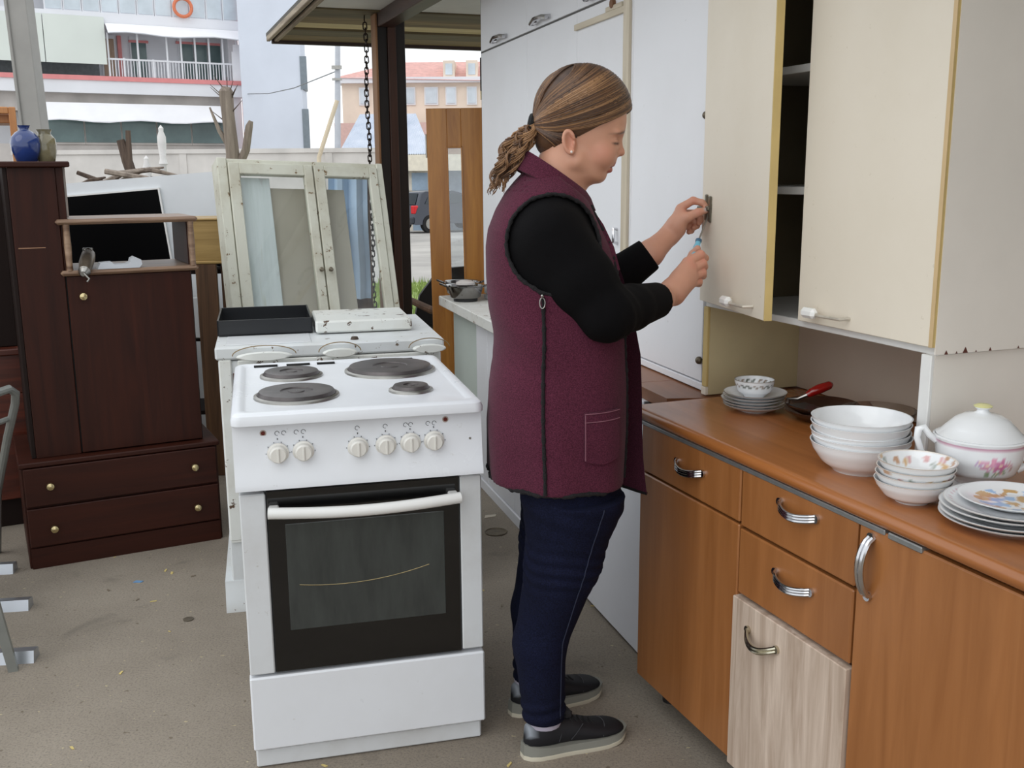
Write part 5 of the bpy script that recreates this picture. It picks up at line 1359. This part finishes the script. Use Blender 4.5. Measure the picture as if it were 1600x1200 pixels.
for k in range(900):
    side = -1 if k % 4 else 1
    w_ = rr.uniform(.012, .05)
    if k % 5 < 3:                                                # from the parting, sweeping over the temple and ear
        a = rr.uniform(0, 1)**.85; an = R_(100 - 98*a)
        st0 = np.array([cos(an), side*rr.uniform(.01, .07), sin(an)])
        drop = min(1.0, max(0., a + rr.uniform(-.10, .10)))
        ct = np.array([.62*a - .10, side*1.25, .30 + .50*(1-a) - .66*drop])
    elif k % 5 == 3 and k % 2:                                             # crown and back
        an = R_(rr.uniform(95, 165)); st0 = np.array([cos(an), side*rr.uniform(.0, .25), sin(an)]); ct = np.array([-.75, side*rr.uniform(.1, .85), .35])
    else:                                                        # up from behind the ear and the nape
        b1 = rr.uniform(0, 1); st0 = np.array([-.12 - .45*b1, side*(.95 - .55*b1), -.78 - .18*b1 + rr.uniform(0, .2)]); ct = np.array([-.72, side*.75, -.42])
    st0 = HC + HSCALE*st0; ct = HC + HSCALE*ct
    pts = []; lift = rr.uniform(1.004, 1.016)
    for i in range(17):
        t = i/16; p = st0*(1-t)**2 + ct*2*t*(1-t) + TIE*t*t
        c_, n_3, i_3, d_3 = bh.find_nearest(Vector(tuple(hf(*surf(p, 1.0))))); o3 = c_ - Vector(tuple(hf(28, 0, 60))); n_3 = n_3 if n_3.dot(o3) > 0 else -n_3
        pts.append(c_ + n_3*(lift-1.0)*.16)
    v0 = len(sm_.v); sm_.tube(pts, [.0007 + .0017*sin(pi*min(1, (i+1.5)/17)) for i in range(17)], 4)
    t_ = rr.uniform(.15, .95); cc = hcol(t_)
    for i in range(len(sm_.v)-v0):
        tt = (i//4)/16; sc_.append(blend(cc, hcol(t_*.3), max(0, .60-tt*1.5)) if k % 5 < 4 else hcol(t_*.45))
part('strands', sm_, HAIR, hair, None, 180, np.array(sc_), 'stuff', False)
# wisps along the nape
m = MB()
m.tube([hf(-86+5*cos(a), 19*cos(a), 44+0*a) if False else hf(-91 + 4*sin(a), 20*cos(a), 42 + 20*sin(a)) for a in [2*pi*i/20 for i in range(21)]], .0078, 8, False); part('hair_tie', m, plain('black_elastic', (18, 18, 20), .8, 0, .2, 200, .5, 300), hair, 'black hair tie')
PATH = [np.array(q, float) for q in ((-86, 0, 43), (-100, -4, 36), (-112, -12, 18), (-122, -20, -6), (-136, -24, -36), (-152, -24, -66), (-166, -22, -92))]
def along(t):
    x = t*(len(PATH)-1); i = min(int(x), len(PATH)-2); return PATH[i]*(1-(x-i)) + PATH[i+1]*(x-i)
swell = lambda t: float(np.interp(t, [0, .12, .3, .55, .8, 1.0], [.30, .62, 1.0, 1.0, .72, .40]))
pm = MB(); pc = []; rs_ = []
for i in range(13):
    t = i/12; c0 = along(t); R0 = 27*swell(t)*(1 if t < .85 else .5)
    rs_.append([hf(c0[0] + R0*cos(a)*.85, c0[1] + R0*sin(a), c0[2] + R0*.5*cos(a)) for a in [2*pi*j/16 for j in range(16)]])
pm.rings(rs_); pc += [hcol(.25)]*len(pm.v)
for k in range(75):                                              # ringlets: a few hairs share one helix
    ph = rr.uniform(0, 2*pi); rad_ = 44*math.sqrt(rr.uniform(.12, 1)); off = np.array([cos(ph)*.9, sin(ph)*.8, cos(ph)*.45])
    tw = rr.uniform(1.8, 3.2)*rr.choice((-1, 1)); h_ = rr.uniform(6, 10); t0 = rr.uniform(0, .12); t1 = rr.uniform(.6, 1.08); n_ = 32; base_t = rr.uniform(.45, 1.0)
    for m_ in range(6):
        pts = []; jit = np.array([rr.uniform(-2.6, 2.6) for _ in range(3)]); dp = rr.uniform(-.35, .35); te = t1 + rr.uniform(-.08, .02)
        for i in range(n_):
            t = t0 + (te-t0)*i/(n_-1); c0 = along(min(t, 1)) + (np.array([-10., 0, -30])*(t-1)*10 if t > 1 else 0)
            b1 = 2*pi*tw*i/(n_-1) + ph + dp
            c0 = c0 + off*rad_*swell(min(1, t)) + (np.array([cos(b1)*h_, sin(b1)*h_*.9, sin(b1)*h_*.5]) + jit)*min(1, i/5)
            pts.append(hf(*c0))
        v0 = len(pm.v); pm.tube(pts, [.0019*(1-.5*(i/(n_-1))) for i in range(n_)], 4); cc = hcol(min(1.1, base_t + rr.uniform(-.15, .2))); pc += [cc]*(len(pm.v)-v0)
part('ponytail', pm, HAIR, hair, 'curly ponytail', 180, np.array(pc), 'stuff', False)
m = MB(); m.ball(tuple(hf(3, -78, -20)), .0032, 10, 8); part('earring', m, plain('pearl', (236, 230, 222), .15), person, 'small pearl earring')

# ---- screwdriver held in the right hand
tip = np.array([.512, 2.685, 1.307]); top = np.array([.479, 2.628, 1.250]); bot = np.array([.4545, 2.588, 1.186])
sd_ = thing('screwdriver', 'small screwdriver with pale blue handle in the right hand', 'screwdriver', tuple(bot), 0)
m = MB(); m.tube([Vector(tuple(top-bot)), Vector(tuple(tip-bot))], [.0024, .0022], 8); part('shaft', m, STEEL, sd_)
m = MB(); d_ = top-bot; m.tube([Vector(tuple(d_*t)) for t in (-.18, -.12, .3, .7, .86, .93, 1.0)], [.005, .0085, .0095, .009, .0065, .0075, .005], 12); part('handle', m, plain('pale_blue_plastic', (120, 190, 214), .3), sd_)
m = MB(); m.tube([Vector(tuple(d_*t)) for t in (.90, .95, 1.0)], [.0078, .0085, .0078], 12); part('collar', m, plain('dark_blue_plastic', (60, 100, 130), .3), sd_)
# ================================================================== outdoors
GRASS = NT('grass_blades'); v = GRASS.coord(); GRASS.set(GRASS.ramp(GRASS.noise(v, .9, 5), [(.3, srgb(86, 112, 44)), (.7, srgb(150, 168, 92))]), .8); GRASS = GRASS.m
rnd = random.Random(3)
m = MB()
for k in range(9000):
    x = rnd.uniform(-4.6, 1.6); y = rnd.uniform(10.3, 15.8)
    z = -.12 + (y-8.2)/(16-8.2)*-.13 - .02
    h = rnd.uniform(.06, .17); a = rnd.uniform(0, 6.28); w = rnd.uniform(.008, .018); d = rnd.uniform(-.06, .06)
    m.add([(x-w*cos(a), y-w*sin(a), z), (x+w*cos(a), y+w*sin(a), z), (x+d, y+d*.6, z+h)], [(0, 1, 2)])
m.add([(-4.7, 10.2, -.135), (1.7, 10.2, -.135), (1.7, 15.9, -.235), (-4.7, 15.9, -.235)], [(0, 1, 2, 3)])
solo('grass_verge', m, GRASS, 'strip of green grass beyond the brown post', 'grass', kind='stuff', sharp=None)

BW = plain('white_render', (226, 227, 232), .85, 0, .04, .6)
BG = plain('pale_grey_render', (208, 214, 226), .85, 0, .05, .5)
BPANEL = plain('pale_green_screen', (214, 220, 214), .7, 0, .03, .6)
BRED = plain('salmon_paint', (220, 140, 140), .7, 0, .08, 2)
BGLASS = plain('far_window_glass', (92, 112, 112), .15, 0, .25, .8)
BGLASS2 = plain('far_blue_glass', (204, 214, 222), .2, 0, .15, .8)
BDARK = plain('far_shadow_opening', (120, 124, 126), .6, 0, .15)
BAWN = plain('white_awning', (238, 238, 242), .7, 0, .03, 1.5)
BROUGH = plain('stained_wall', (186, 180, 176), .9, 0, .16, .9)
t = thing('apartment_building', 'white apartment block with balconies and salmon red edge lines', 'building', (-12.03, 46, 0), 30)
def bx(name, mat, x0, x1, y0, y1, z0, z1, parent=t, c=0):
    q = MB(); q.box(x0, x1, y0, y1, z0, z1, c); return part(name, q, mat, parent)
bx('wall', BW, -13, .0, 1.6, 8, -3, 14)
bx('ground_storey_wall', BROUGH, -13, -.2, .3, 1.6, -3, 2.72)
bx('storey_slab', BW, -13, .58, -.1, 1.6, 4.72, 5.30)
bx('red_edge_strip', BRED, -13, .60, -.16, -.1, 5.22, 5.40)
bx('storey_slab', BW, -13, .58, -.1, 1.6, 7.42, 7.86)
bx('storey_slab', BW, -13, .58, -.1, 1.6, 10.2, 10.7)
bx('red_corner_post', BRED, .44, .56, -.12, .1, -2, 11)
bx('corner_wall', BW, .0, .44, .2, 1.6, -2.5, 11)
bx('stained_band', BROUGH, -13, .2, .25, 1.6, 4.0, 4.72)
for xa, xb in ((-13, -9.2), (-9.15, -7.35), (-7.32, -5.05)): bx('balcony_screen', BPANEL, xa, xb, -.2, -.14, 5.85, 7.68)
# sun awnings
def awn(x0, x1, z1, z0, out, mat, n=9):
    q = MB(); q.grid(n, 2, lambda i, j: (x0+(x1-x0)*i/(n-1), -.12 - (out if j else 0), (z0 + .05*sin(i*1.3)*1 if j else z1)))
    q.grid(n, 2, lambda i, j: (x0+(x1-x0)*i/(n-1), -.12 - (out if j else 0) , (z0 + .05*sin(i*1.3) if j else z1) + .03))
    return part('awning', q, mat, t)
awn(-5.0, .58, 7.44, 7.02, .55, BAWN)
awn(-7.7, -.3, 4.30, 3.58, .5, BAWN, 13)
# middle storey: doors, curtains and windows behind a white railing
for xa, xb, mt in ((-4.9, -4.45, plain('striped_curtain', (176, 150, 130), .8)), (-3.75, -3.15, BGLASS), (-1.75, -1.2, BGLASS), (-1.15, -.6, BGLASS), (-.55, .0, BGLASS)):
    f = bx('window', BW, xa-.06, xb+.06, 1.50, 1.60, 5.4, 7.2); bx('pane', mt, xa, xb, 1.46, 1.51, 5.5, 7.05, f)
bx('red_door_frame', BRED, -4.3, -4.15, 1.45, 1.6, 5.3, 7.2); bx('red_window_head', BRED, -1.9, .05, 1.44, 1.5, 7.0, 7.1)
bx('red_window_head', BRED, -3.85, -3.05, 1.44, 1.5, 6.95, 7.05)
bx('back_opening', BDARK, -13, -5.1, 1.5, 1.6, 5.4, 7.3)
for i in range(10):
    x = -4.95 + i*.58; bx('railing_post', BW, x-.035, x+.035, -.09, -.03, 5.3, 7.1 if i % 2 == 0 or i > 4 else 6.15)
bx('handrail', BW, -5.0, .5, -.1, -.04, 6.05, 6.12)
for i in range(46):
    x = -4.95 + i*.12; bx('baluster', BW, x-.015, x+.015, -.08, -.05, 5.3, 6.06)
# upper storey: glazed balcony
for i in range(11):
    x = -7.2 + i*.70
    f = bx('window', BW, x, x+.68, .0, .08, 7.86, 10.2); bx('pane', BGLASS2, x+.05, x+.63, -.03, .02, 7.92, 10.1, f)
# ground storey: band of dark glass under the long awning
for i in range(5):
    x = -7.5 + i*1.43
    f = bx('window', BROUGH, x, x+1.42, .22, .32, 2.70, 3.95); bx('pane', BGLASS, x+.03, x+1.39, .18, .24, 2.78, 3.9, f)
q = MB(); q.tube([(-1.9+.36*cos(a), -.25, 8.25+.36*sin(a)) for a in [2*pi*i/20 for i in range(21)]], .07, 8, False); part('orange_hoop', q, plain('orange_hoop', (214, 120, 84), .5), t)
q = MB(); q.box(.05, .5, -.12, -.09, 5.4, 6.6); q.box(.12, .42, -.1, -.08, 6.6, 6.9); part('white_laundry', q, BAWN, t)

t = thing('blank_side_building', 'pale grey windowless end wall beside the apartment block', 'building', (-11.35, 45.0, 0), 2)
bx('wall', BG, 0, 2.55, 0, 1.2, -3, 14, t)
for z0, z1 in ((4.95, 6.3), (2.5, 4.15)):
    f = bx('window', BDARK, 2.55, 2.6, .2, 1.2, z0, z1, t); bx('window_front', plain('window_reveal', (120, 130, 138), .4), 2.5, 2.78, -.04, .02, z0, z1, t)

HY = plain('ochre_render', (228, 212, 196), .85, 0, .10, .5)  # house wall and roof colours paled, distance haze put into them
HR = plain('red_roof_tiles', (214, 164, 156), .8, 0, .14, 3)
t = thing('tiled_roof_house', 'ochre house with red tiled hip roof and dormers beyond the post', 'building', (-11.05, 70, 0), 0)
def hb(name, mat, x0, x1, y0, y1, z0, z1, parent=t):
    q = MB(); q.box(x0, x1, y0, y1, z0, z1); return part(name, q, mat, parent)
hb('wall', HY, 0, 14, 0, 9, -2, 7.45); hb('eave', BW, -.3, 14.3, -.5, 9.4, 7.25, 7.6)
q = MB(); q.add([(-.4, -.6, 7.58), (14.4, -.6, 7.2), (14.4, 9.6, 7.3), (-.4, 9.6, 7.58), (3.2, 4.2, 9.0), (10.5, 4.2, 9.0)], [(0, 1, 5, 4), (1, 2, 5), (2, 3, 4, 5), (3, 0, 4), (0, 3, 2, 1)]); part('roof', q, HR, t)
for x, w in ((1.2, .5), (4.25, .5), (5.5, .75), (6.9, .55), (8.3, .5), (9.8, .5)):
    f = hb('window', BW, x-.08, x+w+.08, -.08, .05, 5.85, 7.0); hb('pane', BGLASS2, x, x+w, -.12, -.06, 5.95, 6.9, f)
for x in (6.7, 8.2):
    d = hb('dormer', HY, x, x+.75, -.2, 3, 7.5, 8.65); hb('dormer_window', BGLASS2, x+.15, x+.6, -.25, -.18, 7.75, 8.45, d)
q = MB(); q.box(-.1, 8, -3.0, -.8, 3, 4.6); part('annex_wall', q, plain('pinkish_wall', (214, 178, 170), .9), t)

SHR = NT('corrugated_roof'); v = SHR.coord(); SHR.set(SHR.ramp(SHR.noise(v, 1.2, 4), [(.3, srgb(178, 188, 204)), (.7, srgb(204, 210, 222))]), .6); SHR = SHR.m
t = thing('metal_roof_shed', 'long low shed with pale blue corrugated metal roof', 'building', (-6.5, 40, 0), -3)
q = MB(); nn = 84
q.grid(nn, 2, lambda i, j: ((i/(nn-1))*(3.6 if j == 0 else 2.3) + (0 if j == 0 else .2), (-.4 if j == 0 else 3.2), (2.12 if j == 0 else 3.8) + .03*(i % 2)))
q.grid(nn, 2, lambda i, j: ((i/(nn-1))*(3.6 if j == 0 else 2.3) + (0 if j == 0 else .2), (-.4 if j == 0 else 3.2), (2.06 if j == 0 else 3.74) + .03*(i % 2)))
part('roof', q, SHR, t, sharp=None)
bx('wall', plain('cream_wall', (222, 214, 200), .85), .1, 3.5, 0, 5, -1.5, 2.1, t)
bx('gutter_band', plain('cream_fascia', (230, 222, 204), .7), .0, 5.6, -.45, -.3, 1.52, 2.12, t)
bx('door', plain('blue_grey_door', (150, 170, 190), .5), 2.75, 3.35, -.06, .02, -1.0, 1.45, t)
bx('side_wall', plain('grey_lean_to', (150, 158, 168), .8), 3.5, 5.6, .2, 5, -1.5, 1.52, t)

PLW = plain('concrete_pole', (186, 190, 198), .8, 0, .05)
q = MB(); q.tube([(-4.99, 30, -.6), (-4.93, 30, 2), (-4.78, 30, 5.6)], [.1, .09, .07], 12)
p = thing('utility_pole', 'grey concrete utility pole with insulator brackets left of the post', 'pole'); part('shaft', q, PLW, p)
q = MB(); q.box(-4.98, -4.7, 29.85, 29.92, 4.3, 4.4); q.box(-4.98, -4.7, 29.85, 29.92, 4.0, 4.06); part('bracket', q, STEEL, p)
q = MB(); q.tube([(-5.48, 29, -.5), (-5.28, 29, 1.9), (-4.72, 29, 3.4)], .06, 10); solo('leaning_pole', q, plain('tan_pole', (206, 192, 168), .8), 'thin tan pole leaning against the concrete utility pole', 'pole')
GP = plain('grey_post_paint', (148, 146, 142), .6, 0, .08, 5)
q = MB(); q.box(-.068, .068, -.06, .06, -.1, 2.7, .006); q.box(-.068, -.05, -.075, .06, -.1, 2.7, .003)
solo('grey_post', q, GP, 'plain grey square post behind the blue vase', 'post', loc=(-3.10, 7.0, 0), rot=(0, R_(-1.6), 0))

# yard wall, stumps and cut timber behind the furniture
YW = plain('weathered_white_wall', (204, 200, 196), .9, 0, .12, 1.2, .1, 12)
q = MB(); q.box(-14, -3.2, 0, .25, -1.2, 2.02); q.box(-14, -3.2, -.05, .3, 2.02, 2.14)
o = thing('yard_wall', 'stained whitewashed low wall across the yard', 'wall', (0, 29.5, 0)); part('masonry', q, YW, o)
for i in range(3):
    q = MB(); q.box(-13.4 + i*4.1, -13.2 + i*4.1, -.03, .0, -1, 2.02); part('pier', q, YW, o)
BARK = wood('grey_bark', (104, 92, 84), (158, 146, 134), 'z', .9, .6, .5)
BARKD = wood('dark_bark', (58, 46, 40), (104, 88, 76), 'z', .9, .8, .4)
q = MB()
q.tube([(-3.76, 14, -.3), (-3.72, 14, 1.0), (-3.70, 14, 1.7), (-3.73, 14, 2.2), (-3.74, 14, 2.5), (-3.73, 14, 2.56)], [.13, .11, .09, .085, .095, .05], 12)
p = thing('pollarded_tree', 'thick grey pollarded trunk in front of the apartment block', 'tree'); part('trunk', q, BARK, p)
q = MB(); q.tube([(-3.72, 14, 1.75), (-3.86, 14, 2.0), (-3.98, 14.05, 2.3)], [.04, .03, .012], 8); part('limb', q, BARK, p)
q = MB(); q.tube([(-3.7, 14, 1.4), (-3.52, 14, 1.75), (-3.46, 14, 2.05), (-3.43, 14, 2.12)], [.06, .055, .05, .03], 10); part('limb', q, BARK, p)
for k in range(9):
    a = rnd.uniform(-1.2, 1.2); z = rnd.uniform(1.9, 2.5); q = MB()
    q.tube([(-3.72, 14, z), (-3.72+.1*sin(a), 14-.03, z+.1), (-3.72+.28*sin(a), 14-.05, z+.16+.1*cos(a))], [.012, .008, .003], 5); part('twig', q, BARKD, p)
q = MB(); q.tube([(-3.30, 9, .6), (-3.42, 9, 1.2), (-3.52, 9, 1.55), (-3.56, 9, 1.72)], [.06, .05, .045, .035], 10)
p = thing('dead_trunk', 'dark forked dead trunk rising behind the white board', 'tree', (.23, 0, 0)); part('trunk', q, BARKD, p)
q = MB(); q.tube([(-3.44, 9, 1.3), (-3.50, 9, 1.55), (-3.49, 9, 1.80)], [.035, .03, .022], 8); part('limb', q, BARKD, p)
p = thing('branch_pile', 'tangled heap of cut branches behind the white board', 'branches', (0, 8.8, 0))
for k in range(26):
    x = rnd.uniform(-3.65, -2.95); z = rnd.uniform(1.0, 1.44); a = rnd.uniform(-.5, .5); L = rnd.uniform(.12, .34); y = rnd.uniform(-.2, .3); q = MB()
    q.tube([(x-L*cos(a), y, z-L*sin(a)), (x, y+.02, z+rnd.uniform(-.03, .06)), (x+L*cos(a), y, z+L*sin(a))], [rnd.uniform(.012, .035), .022, .008], 6)
    part('branch', q, BARKD if k % 3 else BARK, p)
q = MB(); q.box(-3.7, -2.0, -.3, .4, 0, .9, .05); part('log_stack', q, BARKD, p)
ST = plain('white_plaster', (220, 218, 216), .8, 0, .06)
for (x, z0, z1, lab) in ((-3.47, 0, 1.58, 'slim white concrete garden post'), (-3.31, 0, 1.86, 'taller white garden post with rounded figure-like top')):
    q = MB(); q.lathe([(.032, z0), (.028, z1-.35), (.042, z1-.33), (.028, z1-.28), (.040, z1-.15), (.040, z1-.08), (.022, z1-.03), (.024, z1), (.001, z1+.03)], 14, (x, 10, 0), True)
    solo('garden_post', q, ST, lab, 'post', 'white garden posts')
# overhead wire
q = MB(); q.tube([(-11.1, 45.0, 4.78), (-9.2, 40.5, 4.45), (-7.2, 35.5, 4.25), (-4.9, 30, 4.25)], .016, 5); solo('overhead_wire', q, BDARK, 'thin dark wire sagging to the concrete utility pole', 'wire')

# ------------------------------------------------------------------ parked car, rear three-quarter
NAVY = plain('dark_navy_paint', (38, 44, 58), .22, .2, .05, 2, Coat_Weight=.6)
t = thing('parked_car', 'dark navy hatchback parked on the street seen from behind', 'car', (-3.81, 36.7, -.62), -50)
side = [(-.1, .30), (-.08, .62), (.0, .82), (.08, .95), (.28, 1.36), (.45, 1.44), (1.6, 1.46), (2.3, 1.30), (2.95, .95), (3.9, .84), (4.05, .6), (4.05, .3)]
def prof(x, s, inset): return [(x*s, p[0], p[1]) for p in side]
q = MB(); rs = []
for xx, sh in ((-.86, 1), (-.80, 0), (.80, 0), (.86, 1)):
    rs.append([((xx if z < .95 else xx*(1 - (z-.95)*.32)), y + (.02 if sh else 0), z - (.015 if sh else 0)) for y, z in side])
q.rings(rs); part('body', q, NAVY, t)
q = MB(); q.add([(-.66, .075, .98), (.66, .075, .98), (.58, .27, 1.36), (-.58, .27, 1.36)], [(0, 1, 2, 3)]); q.add([(-.66, .065, .98), (.66, .065, .98), (.58, .26, 1.36), (-.58, .26, 1.36)], [(0, 1, 2, 3)]); part('rear_window', q, plain('car_glass', (30, 36, 40), .08), t)
for s in (-1, 1):
    q = MB(); q.box(s*.60, s*.84, -.09, .1, .66, .95, .03); part('tail_light', q, plain('tail_light_red', (205, 34, 40), .2), t)
    for y in (.55, 3.2):
        q = MB(); q.cyl((s*.70, y, .31), (s*.88, y, .31), .31, n=24); wh = part('wheel', q, plain('tyre', (22, 22, 24), .8), t)
        q = MB(); q.cyl((s*.86, y, .31), (s*.89, y, .31), .19, n=18); part('rim', q, STEEL, wh)
    q = MB(); q.add([(s*.862, .35, 1.0), (s*.862, 2.3, 1.0), (s*.745, 1.9, 1.33), (s*.745, .62, 1.33)], [(0, 1, 2, 3)]); q.add([(s*.868, .35, 1.0), (s*.868, 2.3, 1.0), (s*.751, 1.9, 1.33), (s*.751, .62, 1.33)], [(0, 1, 2, 3)]); part('side_window', q, plain('car_side_glass', (44, 52, 58), .1), t)
q = MB(); q.box(-.82, .82, -.16, .05, .32, .56, .04); part('bumper', q, plain('bumper_plastic', (50, 54, 62), .5), t)
q = MB(); q.box(-.26, .26, -.115, -.09, .70, .81, .004); part('number_plate', q, WHITEPL, t)
